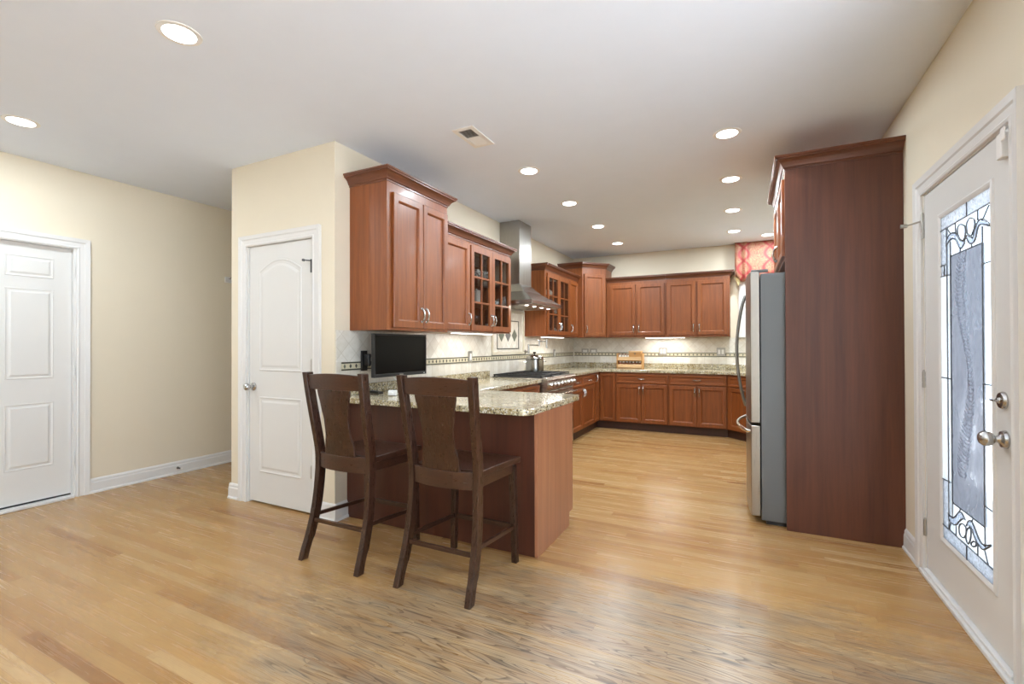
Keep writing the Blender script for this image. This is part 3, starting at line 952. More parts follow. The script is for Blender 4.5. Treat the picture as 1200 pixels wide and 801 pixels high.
vt = thing('ceiling_vent', 'rectangular white ceiling vent with dark louvres near the left cabinets', 'vent', (-1.752, 2.888, H))
mb = MB(); mb.box(-0.085, -0.052, -0.16, 0.16, -0.008, -0.0005); mb.box(0.052, 0.085, -0.16, 0.16, -0.008, -0.0005)
mb.box(-0.052, 0.052, -0.16, -0.125, -0.008, -0.0005); mb.box(-0.052, 0.052, 0.125, 0.16, -0.008, -0.0005); mb.box(-0.052, 0.052, -0.006, 0.006, -0.008, -0.0005)
mb.build('vent_frame', M['plate'], vt, 0.002)
MB().box(-0.051, 0.051, -0.124, 0.124, -0.002, -0.0006).build('duct_opening', M['duct'], vt)
mb = MB()
for k in range(9):
    y = -0.118 + k * 0.0135
    mb.add([(-0.05, y, -0.0075), (0.05, y, -0.0075), (0.05, y + 0.005, -0.0025), (-0.05, y + 0.005, -0.0025)], [(0, 1, 2, 3)])
for k in range(9):
    y = 0.012 + k * 0.0125
    mb.add([(-0.05, y, -0.0025), (0.05, y, -0.0025), (0.05, y + 0.013, -0.0075), (-0.05, y + 0.013, -0.0075)], [(0, 1, 2, 3)])
mb.build('louvre', M['plate'], vt)

# ================================================================== LEFT UPPER CABINETS (face +x, rz = 90)
R90 = PI / 2
XF1 = -2.333      # face plane of the deep first cabinet
XF2 = -2.388      # face plane of the shallow ones


def upper(name, label, xf, y0, y1, z0, z1, back, rz=R90, **k):
    t = thing(name, label, 'cabinet', (xf, y0, 0) if rz == R90 else k.pop('loc'), rz, k.pop('group', None))
    return t


c = upper('upper_cabinet', 'tall deep cherry wall cabinet with two doors above the monitor', XF1, 2.626, 3.395, 1.405, 2.5, 0)
dp = XF1 - XK - 0.001
carcass(c, 0.769, dp, 1.405, 2.50, mat=M['cherry'])
d = panel_door(c, 0.055, 0.405, 1.425, 2.425); bow_pull(d, (0.38, 1.53))
d = panel_door(c, 0.412, 0.752, 1.425, 2.425); bow_pull(d, (0.437, 1.53))
crown(c, [(-0.0, dp), (0, 0), (0.769, 0), (0.769, dp)], 2.495)

c = upper('upper_cabinet', 'shorter cherry wall cabinet with one solid door, between tall cabinet and glass doors', XF2, 3.398, 3.842, 1.42, 2.30, 0)
dp2 = XF2 - XK - 0.001
carcass(c, 0.444, dp2, 1.42, 2.30)
d = panel_door(c, 0.012, 0.436, 1.435, 2.262); bow_pull(d, (0.405, 1.54))
crown(c, [(0, 0), (0.4445, 0)], 2.293)


def glass_cab(label, y0, w_, z0, z1, d0, d1, shelves, rows):
    c = thing('glass_cabinet', label, 'cabinet', (XF2, y0, 0), R90)
    carcass(c, w_, dp2, z0, z1, True, shelves)
    return c


g1 = glass_cab('cherry wall cabinet with two glass doors left of the hood', 3.8435, 0.877, 1.42, 2.30, 0, 0, (1.722, 1.972), None)
zr = (1.435, 2.262)
rows = ((1.714 - zr[0]) / (zr[1] - zr[0]), (1.964 - zr[0]) / (zr[1] - zr[0]))
d = glass_door(g1, 0.014, 0.428, *zr, rows=rows); bow_pull(d, (0.402, 1.545))
d = glass_door(g1, 0.432, 0.862, *zr, rows=rows); bow_pull(d, (0.460, 1.545))
crown(g1, [(0, 0), (0.877, 0), (0.877, dp2)], 2.293)

g2 = glass_cab('cherry wall cabinet with two glass doors right of the hood', 5.757, 0.935, 1.41, 2.30, 0, 0, (1.722, 1.972), None)
d = glass_door(g2, 0.055, 0.487, *zr, rows=rows); bow_pull(d, (0.461, 1.545))
d = glass_door(g2, 0.491, 0.925, *zr, rows=rows); bow_pull(d, (0.517, 1.545))
crown(g2, [(0, dp2), (0, 0), (0.935, 0)], 2.293)
c = thing('upper_cabinet', 'narrow one door cherry wall cabinet beside the corner cabinet', 'cabinet', (XF2, 6.6935, 0), R90)
carcass(c, 0.402, dp2, 1.41, 2.30)
d = panel_door(c, 0.01, 0.385, 1.435, 2.262, fr=0.055); bow_pull(d, (0.045, 1.545))
crown(c, [(0, 0), (0.402, 0)], 2.293)

# corner diagonal cabinet
cc = thing('corner_cabinet', 'taller diagonal cherry wall cabinet in the corner', 'cabinet', (0, 0, 0))
A = (-2.305, 7.098); B = (-2.015, 7.436)
poly = [(XK + 0.001, 7.097), A, B, (-2.012, YB - 0.001), (XK + 0.001, YB - 0.001)]
MB().prism(poly, 1.41, 2.52).build('carcass', M['cherry'], cc, 0.0015)
crown(cc, [(XK + 0.001, 7.097), A, B, (-2.012, YB - 0.001)], 2.51)
ang = math.atan2(B[1] - A[1], B[0] - A[0]); Lc = math.hypot(B[0] - A[0], B[1] - A[1])
dd = MB(); rect_rings(dd, 0.03, Lc - 0.03, 1.43, 2.42, [(0, 0), (0, -T + .004), (0.004, -T), (0.05, -T), (0.056, -T + .004), (0.062, -T + .011), (0.063, -T + 0.0135)])
dr = dd.build('door', M['cherry'], cc); dr.location = (A[0], A[1], 0); dr.rotation_euler = (0, 0, ang)
bow_pull(dr, (0.062, 1.54))

# back wall uppers
YU = 7.452
for nm, lb, xa, xb, doors, cr in (
    ('upper_cabinet', 'two door cherry wall cabinet on the far wall next to the corner', -2.008, -1.087, ((-1.965, -1.546), (-1.520, -1.105)), None),
    ('upper_cabinet', 'two door cherry wall cabinet on the far wall nearest the valance', -1.085, -0.197, ((-1.070, -0.662), (-0.634, -0.226)), 1)):
    c = thing(nm, lb, 'cabinet', (xa, YU, 0))
    carcass(c, xb - xa, YB - YU - 0.001, 1.41, 2.295)
    for k, (p, q) in enumerate(doors):
        d = panel_door(c, p - xa, q - xa, 1.438, 2.243)
        bow_pull(d, ((q - xa - 0.028) if k == 0 else (p - xa + 0.028), 1.545))
    path = [(0, 0), (xb - xa, 0)] + ([(xb - xa, YB - YU - 0.001)] if cr else [])
    crown(c, path, 2.288, sc=0.92)


def under_light(name, label, loc, rz, L, power):
    t = thing('under_cabinet_light', label, 'light', loc, rz)
    MB().box(-L / 2, L / 2, -0.03, 0.03, -0.012, -0.0005).build('housing', M['plate'], t)
    MB().box(-L / 2 + .01, L / 2 - .01, -0.024, 0.024, -0.0165, -0.0125).build('lens', M['strip'], t)
    d = bpy.data.lights.new('strip_lamp', 'AREA'); d.shape = 'RECTANGLE'; d.size = L - .04; d.size_y = 0.05; d.energy = power; d.color = (1, 0.96, 0.9)
    o = bpy.data.objects.new('strip_lamp', d); COL.objects.link(o); o.parent = t; o.location = (0, 0, -0.0175)


under_light('', 'lit strip under the glass cabinet left of the hood', (-2.50, 4.1, 1.42), R90, 0.75, 1.7)
under_light('', 'lit strip under the glass cabinet right of the hood', (-2.45, 6.2, 1.41), R90, 0.78, 2.0)
under_light('', 'lit strip under the far wall cabinets', (-1.12, 7.56, 1.41), 0, 0.60, 3.0)

# ================================================================== HOOD
hd = thing('range_hood', 'stainless steel chimney range hood on the left wall', 'range hood', (XK, 5.23, 0))
MB().box(0.002, 0.272, -0.172, 0.172, 2.03, H - 0.001).build('chimney', M['steel_v'], hd, 0.002)
mb = MB()
cx1, cy = 0.565, 0.462
mb.loft([[(0.002, -0.172, 2.03), (0.272, -0.172, 2.03), (0.272, 0.172, 2.03), (0.002, 0.172, 2.03)],
         [(0.002, -0.255, 1.93), (0.372, -0.255, 1.93), (0.372, 0.255, 1.93), (0.002, 0.255, 1.93)],
         [(0.002, -cy, 1.805), (cx1, -cy, 1.805), (cx1, cy, 1.805), (0.002, cy, 1.805)],
         [(0.002, -cy, 1.765), (cx1, -cy, 1.765), (cx1, cy, 1.765), (0.002, cy, 1.765)]])
mb.build('canopy', M['hood'], hd, 0.002)
mb = MB(); mb.box(0.03, cx1 - 0.03, -cy + 0.03, cy - 0.03, 1.752, 1.7645)
for k in range(16):
    y = -cy + 0.06 + k * 0.052
    mb.box(0.10, 0.38, y, y + 0.024, 1.747, 1.7525)
mb.build('baffle_filter', M['steel'], hd)
for k, y in enumerate((-0.33, -0.11, 0.11, 0.33)):
    MB().lathe([(0.0, -0.002), (0.018, -0.002), (0.022, 0.0)], (0.44, y, 1.7515), 'z', 16).build('hood_lamp', M['lamp'], hd)
    d = bpy.data.lights.new('hood_spot', 'AREA'); d.shape = 'DISK'; d.size = 0.05; d.energy = 1.2; d.color = (1, 0.93, 0.82)
    o = bpy.data.objects.new('hood_spot', d); COL.objects.link(o); o.parent = hd; o.location = (0.44, y, 1.7485)
for k in range(4): MB().lathe([(0.007, 0), (0.007, 0.003)], (cx1, -0.06 + k * 0.04, 1.785), 'x', 12).build('control_button', M['black'], hd)

# ================================================================== BACKSPLASH
bs = thing('tile_backsplash', 'cream diagonal tile backsplash with mosaic border on the left wall', 'backsplash', (XK, 0, 0))
MB().box(0.0005, 0.008, YP + 0.008, YB - 0.009, 0.9145, 1.4045).box(0.0005, 0.008, 4.722, 5.755, 1.4045, 1.764).build('tile_field', M['tile_y'], bs)


def band(parent, axis, a0, a1, step=0.058):
    mb = MB()
    def bx(p, q, z0, z1, t, mi):
        if axis == 'y': mb.box(0.0082, 0.0082 + t, p, q, z0, z1, mi)
        else: mb.box(p, q, -0.0082 - t, -0.0082, z0, z1, mi)
    bx(a0, a1, 1.102, 1.166, 0.004, 0)
    bx(a0, a1, 1.103, 1.113, 0.006, 1); bx(a0, a1, 1.155, 1.165, 0.006, 1)
    a = a0 + step / 2; k = 0
    while a < a1 - step / 2:
        h, w_ = (0.017, 0.011)
        pts = [(a, 1.134 - h), (a + w_, 1.134), (a, 1.134 + h), (a - w_, 1.134)]
        if axis == 'y': v = [(0.0125, p, z) for p, z in pts] + [(0.0150, p, z) for p, z in pts]
        else: v = [(p, -0.0125, z) for p, z in pts] + [(p, -0.0150, z) for p, z in pts]
        mb.add(v, [(0, 1, 2, 3), (7, 6, 5, 4), (0, 4, 5, 1), (1, 5, 6, 2), (2, 6, 7, 3), (3, 7, 4, 0)], 1 if k % 3 else 2)
        a += step; k += 1
    return mb.build('mosaic_border', [M['band_light'], M['band_dark'], M['band_green']], parent)


band(bs, 'y', 2.535, YB - 0.03)
# framed medallion behind the range
mb = MB()
def fr_(y0, y1, z0, z1, t, w_, mi):
    mb.box(0.0082, 0.0082 + t, y0, y0 + w_, z0, z1, mi); mb.box(0.0082, 0.0082 + t, y1 - w_, y1, z0, z1, mi)
    mb.box(0.0082, 0.0082 + t, y0 + w_, y1 - w_, z0, z0 + w_, mi); mb.box(0.0082, 0.0082 + t, y0 + w_, y1 - w_, z1 - w_, z1, mi)
fr_(4.83, 5.735, 1.172, 1.74, 0.016, 0.034, 0)
fr_(4.97, 5.575, 1.24, 1.605, 0.006, 0.011, 1)
for k in range(3):
    yc = 5.085 + k * 0.18
    pts = [(yc, 1.335), (yc + 0.075, 1.415), (yc, 1.495), (yc - 0.075, 1.415)]
    v = [(0.0082, p, z) for p, z in pts] + [(0.0125, p, z) for p, z in pts]
    mb.add(v, [(0, 1, 2, 3), (7, 6, 5, 4), (0, 4, 5, 1), (1, 5, 6, 2), (2, 6, 7, 3), (3, 7, 4, 0)], 2 if k % 2 == 0 else 3)
mb.build('framed_medallion', [M['trav'], M['band_dark'], M['band_green'], M['band_grey']], bs, 0.001)
bs2 = thing('tile_backsplash', 'cream diagonal tile backsplash with mosaic border on the far wall', 'backsplash', (0, YB, 0))
MB().box(XK + 0.009, XR - 0.001, -0.008, -0.0005, 0.9145, 1.393).build('tile_field', M['tile_x'], bs2)
band(bs2, 'x', XK + 0.03, XR - 0.02)


def outlet(loc, axis, label, two=False, horiz=False, grp=None):
    t = thing('wall_outlet', label, 'outlet', loc, {'y': R90, 'x': 0}[axis], grp)
    w_, h_ = (0.062, 0.036) if not horiz else (0.062, 0.038)
    if not horiz: w_, h_ = 0.038, 0.062
    if two and not horiz: w_ = 0.062
    MB().box(-w_, w_, -0.0225, -0.0155, -h_, h_).build('plate', M['steel_plate'], t, 0.002)
    mb = MB()
    if horiz: mb.box(-0.04, 0.04, -0.0255, -0.0228, -0.02, 0.02)
    else:
        for sx in ((-0.025, 0.025) if two else (0,)):
            mb.box(sx - 0.017, sx + 0.017, -0.0255, -0.0228, -0.034, 0.034)
    mb.build('receptacle', M['plate'], t, 0.001)
    return t


outlet((XK, 4.34, 1.165), 'y', 'outlet plate on the left wall under the glass cabinet')
outlet((XK, 6.85, 1.16), 'y', 'outlet plate on the left wall right of the stock pot')
outlet((-2.475, YB, 1.187), 'x', 'left of the paired sideways outlets beside the far corner', horiz=True)
outlet((-2.325, YB, 1.187), 'x', 'right of the paired sideways outlets beside the far corner', horiz=True)
outlet((-1.18, YB, 1.185), 'x', 'double outlet plate on the far wall right of the wooden spice crate', two=True)
outlet((-0.33, YB, 1.18), 'x', 'double outlet plate on the far wall near the window', two=True)
outlet((0.06, YB, 1.20), 'x', 'outlet plate on the far wall under the window')

# ================================================================== BASE CABINETS
XB = -2.045          # face of the left run
YBB = 7.10           # face of the back run
ZB0, ZB1 = 0.115, 0.8735


def base_carcass(t, w_, d, toe=0.045, ends=(0, 0)):
    mb = MB(); mb.box(0, w_, 0, d, ZB0, ZB1)
    mb.build('carcass', M['cherry'], t, 0.0015)
    MB().box(0, w_, toe, d, 0.0005, ZB0 - 0.0005).build('toe_kick', M['toe'], t)


def base_unit(name, label, loc, rz, w_, d, cols, drawers=True, toe=0.045, gap=0.006):
    t = thing(name, label, 'cabinet', loc, rz)
    base_carcass(t, w_, d, toe)
    n_ = len(cols)
    return t


def drawer(t, x0, x1, z0=0.712, z1=0.85):
    mb = MB()
    rect_rings(mb, x0, x1, z0, z1, [(0, 0), (0, -T + .004), (0.004, -T), (0.026, -T), (0.031, -T + .004), (0.036, -T + .010), (0.037, -T + .012)])
    d = mb.build('drawer', M['cherry_h'], t)
    bow_pull(d, ((x0 + x1) / 2, (z0 + z1) / 2), False, 0.10)
    return d


# left of range, hidden mostly
t = base_unit('base_cabinet', 'cherry base cabinet between the peninsula and the range', (XB, 3.262, 0), R90, 1.48, XB - XK - 0.001, ())
for a, b in ((0.14, 0.58), (0.585, 1.02), (1.03, 1.465)):
    drawer(t, a, b)
    d = panel_door(t, a, b, 0.125, 0.70); bow_pull(d, (b - 0.03, 0.62))
# right of range
t = base_unit('base_cabinet', 'cherry base cabinet with two drawers right of the range', (XB, 5.712, 0), R90, 1.126, XB - XK - 0.001, ())
drawer(t, 0.012, 0.545); drawer(t, 0.552, 1.115)
d = panel_door(t, 0.012, 0.545, 0.125, 0.70); bow_pull(d, (0.517, 0.62))
d = panel_door(t, 0.552, 1.115, 0.125, 0.70); bow_pull(d, (0.580, 0.62))
# corner lazy susan
t = thing('corner_base_cabinet', 'cherry corner base cabinet with a folded full height door', 'cabinet', (0, 0, 0))
xe = -1.777
poly = [(XK + 0.001, 6.8395), (XB, 6.8395), (XB, YBB), (xe, YBB), (xe, YB - 0.009), (XK + 0.001, YB - 0.009)]
MB().prism(poly, ZB0, ZB1).build('carcass', M['cherry'], t, 0.001)
poly = [(XK + 0.001, 6.8395), (XB - 0.045, 6.8395), (XB - 0.045, YBB + 0.045), (xe, YBB + 0.045), (xe, YB - 0.009), (XK + 0.001, YB - 0.009)]
MB().prism(poly, 0.0005, ZB0 - 0.0005).build('toe_kick', M['toe'], t)
dr = panel_door(t, 0.0, 0.225, 0.125, 0.85, fr=0.05); dr.location = (XB, 6.847, 0); dr.rotation_euler = (0, 0, R90)
bow_pull(dr, (0.03, 0.79))
dr = panel_door(t, 0.0, 0.235, 0.125, 0.85, fr=0.05); dr.location = (XB + T + 0.004, YBB, 0)
# back run
for lb, xa, xb in (('cherry base cabinet under the wooden spice crate', -1.7765, -1.006), ('cherry base cabinet on the far wall nearest the sink corner', -1.0055, -0.222)):
    t = base_unit('base_cabinet', lb, (xa, YBB, 0), 0, xb - xa, YB - YBB - 0.009, ())
    W = xb - xa
    drawer(t, 0.012, W - 0.012)
    d = panel_door(t, 0.012, W / 2 - 0.003, 0.125, 0.70); bow_pull(d, (W / 2 - 0.03, 0.61))
    d = panel_door(t, W / 2 + 0.003, W - 0.012, 0.125, 0.70); bow_pull(d, (W / 2 + 0.03, 0.61))
# diagonal sink cabinet
t = thing('sink_cabinet', 'diagonal cherry sink base cabinet partly hidden by the refrigerator', 'cabinet', (0, 0, 0))
A = (-0.2215, YBB); B = (0.27, 6.62)
MB().prism([A, B, (XR - 0.001, 6.62), (XR - 0.001, YB - 0.009), (-0.2215, YB - 0.009)], ZB0, ZB1).build('carcass', M['cherry'], t, 0.001)
MB().prism([(-0.2215, YBB + 0.06), (0.30, 6.66), (XR - 0.001, 6.66), (XR - 0.001, YB - 0.009), (-0.2215, YB - 0.009)], 0.0005, ZB0 - 0.0005).build('toe_kick', M['toe'], t)
ang = math.atan2(B[1] - A[1], B[0] - A[0]); Lc = math.hypot(B[0] - A[0], B[1] - A[1])
h1 = MB(); rect_rings(h1, 0.03, Lc - 0.03, 0.712, 0.85, [(0, 0), (0, -T + .004), (0.004, -T), (0.026, -T), (0.031, -T + .004), (0.036, -T + .010), (0.037, -T + .012)])
o = h1.build('false_drawer', M['cherry_h'], t); o.location = (A[0], A[1], 0); o.rotation_euler = (0, 0, ang)
for k, (a, b) in enumerate(((0.03, Lc / 2 - 0.003), (Lc / 2 + 0.003, Lc - 0.03))):
    d = panel_door(t, a, b, 0.125, 0.70); d.location = (A[0], A[1], 0); d.rotation_euler = (0, 0, ang)
    bow_pull(d, (b - 0.03 if k == 0 else a + 0.03, 0.62))
# right run beyond the fridge
t = base_unit('base_cabinet', 'cherry base cabinet behind the refrigerator', (0.27, 6.6195, 0), -R90, 1.75, XR - 0.27 - 0.001, ())
for a, b in ((0.012, 0.58), (0.586, 1.16), (1.166, 1.738)):
    drawer(t, a, b); panel_door(t, a, b, 0.125, 0.70)

# peninsula
pn = thing('peninsula_cabinet', 'cherry peninsula with a shade-darkened back panel behind the bar stools', 'peninsula', (0, 0, 0))
px0, px1, py0, py1 = XK + 0.001, -1.13, 2.598, 3.24
MB().box(px0, px1 - 0.0205, py0 + 0.0205, py1 - 0.021, ZB0, ZB1).build('carcass', M['cherry'], pn)
MB().box(px0, px1 - 0.0205, py0 + 0.0205, py1 - 0.075, 0.0005, ZB0 - 0.0005).build('toe_kick', M['toe'], pn)
MB().box(px0, px1 - 0.0205, py0, py0 + 0.02, 0.0005, ZB1).build('back_panel', M['cherry_shaded'], pn, 0.001)
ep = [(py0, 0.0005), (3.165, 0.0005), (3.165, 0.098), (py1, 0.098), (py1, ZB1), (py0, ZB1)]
MB().loft([[(px1 - 0.02, y, z) for y, z in ep], [(px1, y, z) for y, z in ep]]).build('end_panel', M['cherry_daylit'], pn, 0.001)
for k in range(2):
    a = 0.0 + k * 0.45
    for z0, z1, fn in ((0.712, 0.85, 'drawer'), (0.125, 0.70, 'door')):
        if fn == 'drawer': d = drawer(pn, a + 0.006, a + 0.444)
        else:
            d = panel_door(pn, a + 0.006, a + 0.444, z0, z1); bow_pull(d, (a + (0.415 if k == 0 else 0.035), 0.62))
        d.location = (px1 - 0.022, py1 - 0.021, 0); d.rotation_euler = (0, 0, PI)

# ================================================================== GRANITE TOPS
def slab(name, label, poly, z0=0.874, z1=0.914):
    mb = MB().prism(poly, z0, z1)
    return tag(mb.build(name, M['granite'], None, 0.006, 3), label, 'countertop')


def rounded(cx, cy_, r, a0, a1, n_=5):
    return [(cx + r * math.cos(math.radians(a0 + (a1 - a0) * k / n_)), cy_ + r * math.sin(math.radians(a0 + (a1 - a0) * k / n_))) for k in range(n_ + 1)]


XC = -2.012
poly = [(XK + 0.0085, 2.478)] + [(-1.215, 2.463)] + rounded(-1.20, 2.533, 0.07, -80, 0) + [(-1.125, 3.375)] + rounded(-1.15, 3.375, 0.025, 0, 90, 3) + [(XC, 3.40), (XC, 4.755), (XK + 0.0085, 4.755)]
poly[-2] = (XC, 4.755)
poly = [(-1.122 if abs(x + 1.13) < 1e-6 else x, y) for x, y in poly]
slab('granite_countertop', 'L shaped speckled granite top on the peninsula and left of the range', poly)
YC = 7.065
poly = [(XK + 0.0085, 5.708), (XC, 5.708), (XC, YC), (-0.235, YC), (0.235, 6.60), (0.235, 4.87), (XR - 0.001, 4.87), (XR - 0.001, YB - 0.0085), (XK + 0.0085, YB - 0.0085)]
slab('granite_countertop', 'speckled granite top along the far wall and right of the range', poly)
mb = MB().box(XK + 0.0155, XK + 0.034, 2.62, 4.75, 0.9145, 0.992)
tag(mb.build('granite_upstand', M['granite'], None, 0.003), 'low granite upstand on the left wall before the range', 'upstand')
mb = MB().box(XK + 0.0155, XK + 0.034, 5.77, YB - 0.036, 0.9145, 0.992)
tag(mb.build('granite_upstand', M['granite'], None, 0.003), 'low granite upstand on the left wall after the range', 'upstand')
mb = MB().box(XK + 0.0155, XR - 0.002, YB - 0.0345, YB - 0.0155, 0.9145, 0.992)
tag(mb.build('granite_upstand', M['granite'], None, 0.003), 'low granite upstand along the far wall', 'upstand')

# ================================================================== RANGE
rg = thing('gas_range', 'stainless steel professional gas range with a row of knobs', 'range', (XK + 0.03, 5.232, 0), 0)
RW_ = 0.468
xf = -1.985 - (XK + 0.03)
MB().box(0.0, xf - 0.02, -RW_, RW_, 0.06, 0.918).build('body', M['steel'], rg, 0.002)
MB().box(0.03, xf - 0.09, -RW_ + 0.02, RW_ - 0.02, 0.0005, 0.0595).build('plinth', M['black'], rg)
prof = [(xf - 0.0195, 0.925), (xf + 0.022, 0.925), (xf + 0.036, 0.918), (xf + 0.043, 0.90), (xf + 0.02, 0.79), (xf + 0.01, 0.775), (xf - 0.0195, 0.775)]
MB().loft([[(x, -RW_, z) for x, z in prof], [(x, RW_, z) for x, z in prof]]).build('control_panel', M['steel'], rg, 0.003)
for k in range(8):
    y = -RW_ + 0.075 + k * (2 * RW_ - 0.15) / 7
    kb = MB(); kb.lathe([(0.030, 0), (0.030, 0.006), (0.022, 0.009), (0.021, 0.034), (0.017, 0.040), (0.0, 0.041)], (0, 0, 0), 'x', 20)
    kb.box(0.038, 0.046, -0.004, 0.004, -0.02, 0.02)
    o = kb.build('knob', M['chrome'], rg); o.location = (xf + 0.032, y, 0.845); o.rotation_euler = (0, math.radians(12), 0)
od = MB().box(xf - 0.0195, xf + 0.012, -RW_ + 0.01, RW_ - 0.01, 0.16, 0.768).build('oven_door', M['steel'], rg, 0.004)
MB().box(xf + 0.0122, xf + 0.0145, -0.27, 0.27, 0.32, 0.60).build('oven_window', M['screen'], od)
mb = MB(); mb.tube([(xf + 0.062, -RW_ + 0.03, 0.715), (xf + 0.062, RW_ - 0.03, 0.715)], 0.013, 14)
for y in (-RW_ + 0.06, RW_ - 0.06): mb.tube([(xf + 0.0125, y, 0.715), (xf + 0.062, y, 0.715)], 0.009, 10)
mb.build('oven_handle', M['chrome'], od)
MB().box(xf - 0.0195, xf + 0.01, -RW_ + 0.01, RW_ - 0.01, 0.065, 0.152).build('kick_panel', M['steel'], rg, 0.003)
MB().box(0.02, xf - 0.03, -RW_ + 0.02, RW_ - 0.02, 0.9185, 0.926).build('cooktop_pan', M['iron'], rg)
for k in range(3):
    y0 = -RW_ + 0.025 + k * 0.307; y1 = y0 + 0.301
    mb = MB(); z0, z1 = 0.936, 0.952
    mb.box(0.03, xf - 0.045, y0, y0 + 0.014, z0, z1); mb.box(0.03, xf - 0.045, y1 - 0.014, y1, z0, z1)
    for x in (0.03, xf / 2 - 0.02, xf - 0.059): mb.box(x, x + 0.014, y0 + 0.014, y1 - 0.014, z0, z1)
    for cx in (0.03 + (xf - 0.08) * 0.25, 0.03 + (xf - 0.08) * 0.75):
        for j in range(3):
            yy = y0 + 0.06 + j * 0.085
            mb.box(cx - 0.12, cx - 0.03, yy, yy + 0.01, z0, z1 - 0.001); mb.box(cx + 0.03, cx + 0.12, yy, yy + 0.01, z0, z1 - 0.001)
    for x in (0.035, xf - 0.06):
        for y in (y0 + 0.002, y1 - 0.014): mb.box(x, x + 0.012, y, y + 0.012, 0.9265, z0)
    mb.build('grate', M['iron'], rg, 0.002)
    for cx in (0.03 + (xf - 0.08) * 0.25, 0.03 + (xf - 0.08) * 0.75):
        MB().lathe([(0.05, 0.9265), (0.05, 0.932), (0.036, 0.934), (0.034, 0.944), (0.0, 0.946)], (cx, (y0 + y1) / 2, 0), 'z', 20).build('burner', M['iron'], rg)

# stock pot
pt = thing('stock_pot', 'shiny steel stock pot with lid on the far burner of the range', 'pot', (-2.44, 5.53, 0.9525))
PR = 0.118
MB().lathe([(0.0, 0.0), (PR - 0.006, 0.0), (PR, 0.006), (PR, 0.150), (PR + 0.004, 0.153), (PR + 0.004, 0.158), (PR - 0.004, 0.158), (PR - 0.004, 0.01), (0, 0.008)], (0, 0, 0), 'z', 40).build('pot_body', M['pot'], pt)
ld = MB().lathe([(PR + 0.005, 0.1585), (PR + 0.006, 0.163), (PR - 0.004, 0.170), (PR - 0.012, 0.192), (PR * 0.6, 0.207), (0.02, 0.212), (0, 0.2125)], (0, 0, 0), 'z', 40).build('lid', M['pot'], pt)
MB().lathe([(0.007, 0.2125), (0.007, 0.226), (0.02, 0.232), (0.022, 0.244), (0.014, 0.25), (0, 0.251)], (0, 0, 0), 'z', 20).build('lid_knob', M['black'], ld)
for sg in (-1, 1):
    a = math.radians(26.6 + (0 if sg > 0 else 180))
    c_, s_ = math.cos(a), math.sin(a)
    pts = [(PR * c_ - dd_ * s_ + o_ * c_, PR * s_ + dd_ * c_ + o_ * s_, 0.125) for dd_, o_ in ((-0.035, 0.0), (-0.035, 0.022), (-0.02, 0.034), (0.02, 0.034), (0.035, 0.022), (0.035, 0.0))]
    MB().tube(pts, 0.005, 8).build('pot_handle', M['chrome'], pt)

# pot filler
pf = thing('pot_filler', 'jointed steel pot filler tap on the wall above the stock pot', 'tap', (XK, 5.75, 1.20))
mb = MB(); mb.lathe([(0.03, 0.0260), (0.03, 0.031), (0.014, 0.035), (0.012, 0.06)], (0, -0.01, 0), 'x', 16)
mb.tube([(0.06, -0.01, 0.0), (0.075, -0.01, 0.0)], 0.013, 12); mb.lathe([(0.014, -0.022), (0.014, 0.10)], (0.078, -0.01, 0), 'z', 14)
mb.build('wall_mount', M['nickel'], pf)
MB().tube([(0.078, -0.01, 0.088), (0.235, -0.01, 0.088)], 0.0085, 12).lathe([(0.012, 0.075), (0.012, 0.155)], (0.235, -0.01, 0), 'z', 14).build('lower_arm', M['nickel'], pf)
MB().tube([(0.235, -0.01, 0.14), (0.342, -0.01, 0.14)], 0.0085, 12).lathe([(0.013, 0.05), (0.013, 0.165)], (0.342, -0.01, 0), 'z', 14).build('upper_arm', M['nickel'], pf)
MB().tube([(0.235, -0.025, 0.15), (0.235, -0.07, 0.155)], 0.004, 8).build('lever', M['nickel'], pf)

# ================================================================== MONITOR
tv = thing('wall_monitor', 'black flat screen monitor on a wall arm under the tall cabinet', 'monitor', (-2.462, 2.945, 1.215))
a = math.atan2(0.022, 0.605)
s0 = MB().box(-0.03, -0.004, -0.303, 0.303, -0.167, 0.165).build('housing', M['black'], tv, 0.004)
MB().box(-0.0038, 0.004, -0.303, 0.303, -0.167, -0.142).box(-0.0038, 0.004, -0.303, 0.303, 0.153, 0.165).box(-0.0038, 0.004, -0.303, -0.290, -0.142, 0.153).box(-0.0038, 0.004, 0.290, 0.303, -0.142, 0.153).build('bezel', M['black'], tv, 0.002)
MB().box(-0.0036, -0.0005, -0.2898, 0.2898, -0.1418, 0.1528).build('screen', M['screen'], tv)
MB().box(0.0042, 0.005, -0.03, 0.012, -0.159, -0.151).build('badge', M['steel_plate'], tv)
MB().box(0.0042, 0.005, 0.262, 0.280, -0.158, -0.154).build('indicator', M['plate'], tv)
tv.rotation_euler = (0, 0, -a)
am = thing('monitor_bracket', 'black articulated wall bracket behind the monitor', 'bracket', (XK, 2.75, 1.165))
MB().box(0.0155, 0.035, -0.028, 0.028, -0.072, 0.085).build('wall_plate', M['black'], am, 0.003)
MB().box(0.0355, 0.075, -0.015, 0.015, -0.03, 0.055).tube([(0.075, 0, -0.035), (0.075, 0, 0.06)], 0.015, 12).build('pivot', M['black'], am)
MB().tube([(0.085, 0.01, 0.045), (0.17, 0.16, 0.045)], 0.012, 10).tube([(0.085, 0.01, -0.015), (0.17, 0.13, -0.015)], 0.010, 10).box(0.165, 0.199, 0.09, 0.19, -0.05, 0.07).build('arm', M['black'], am)

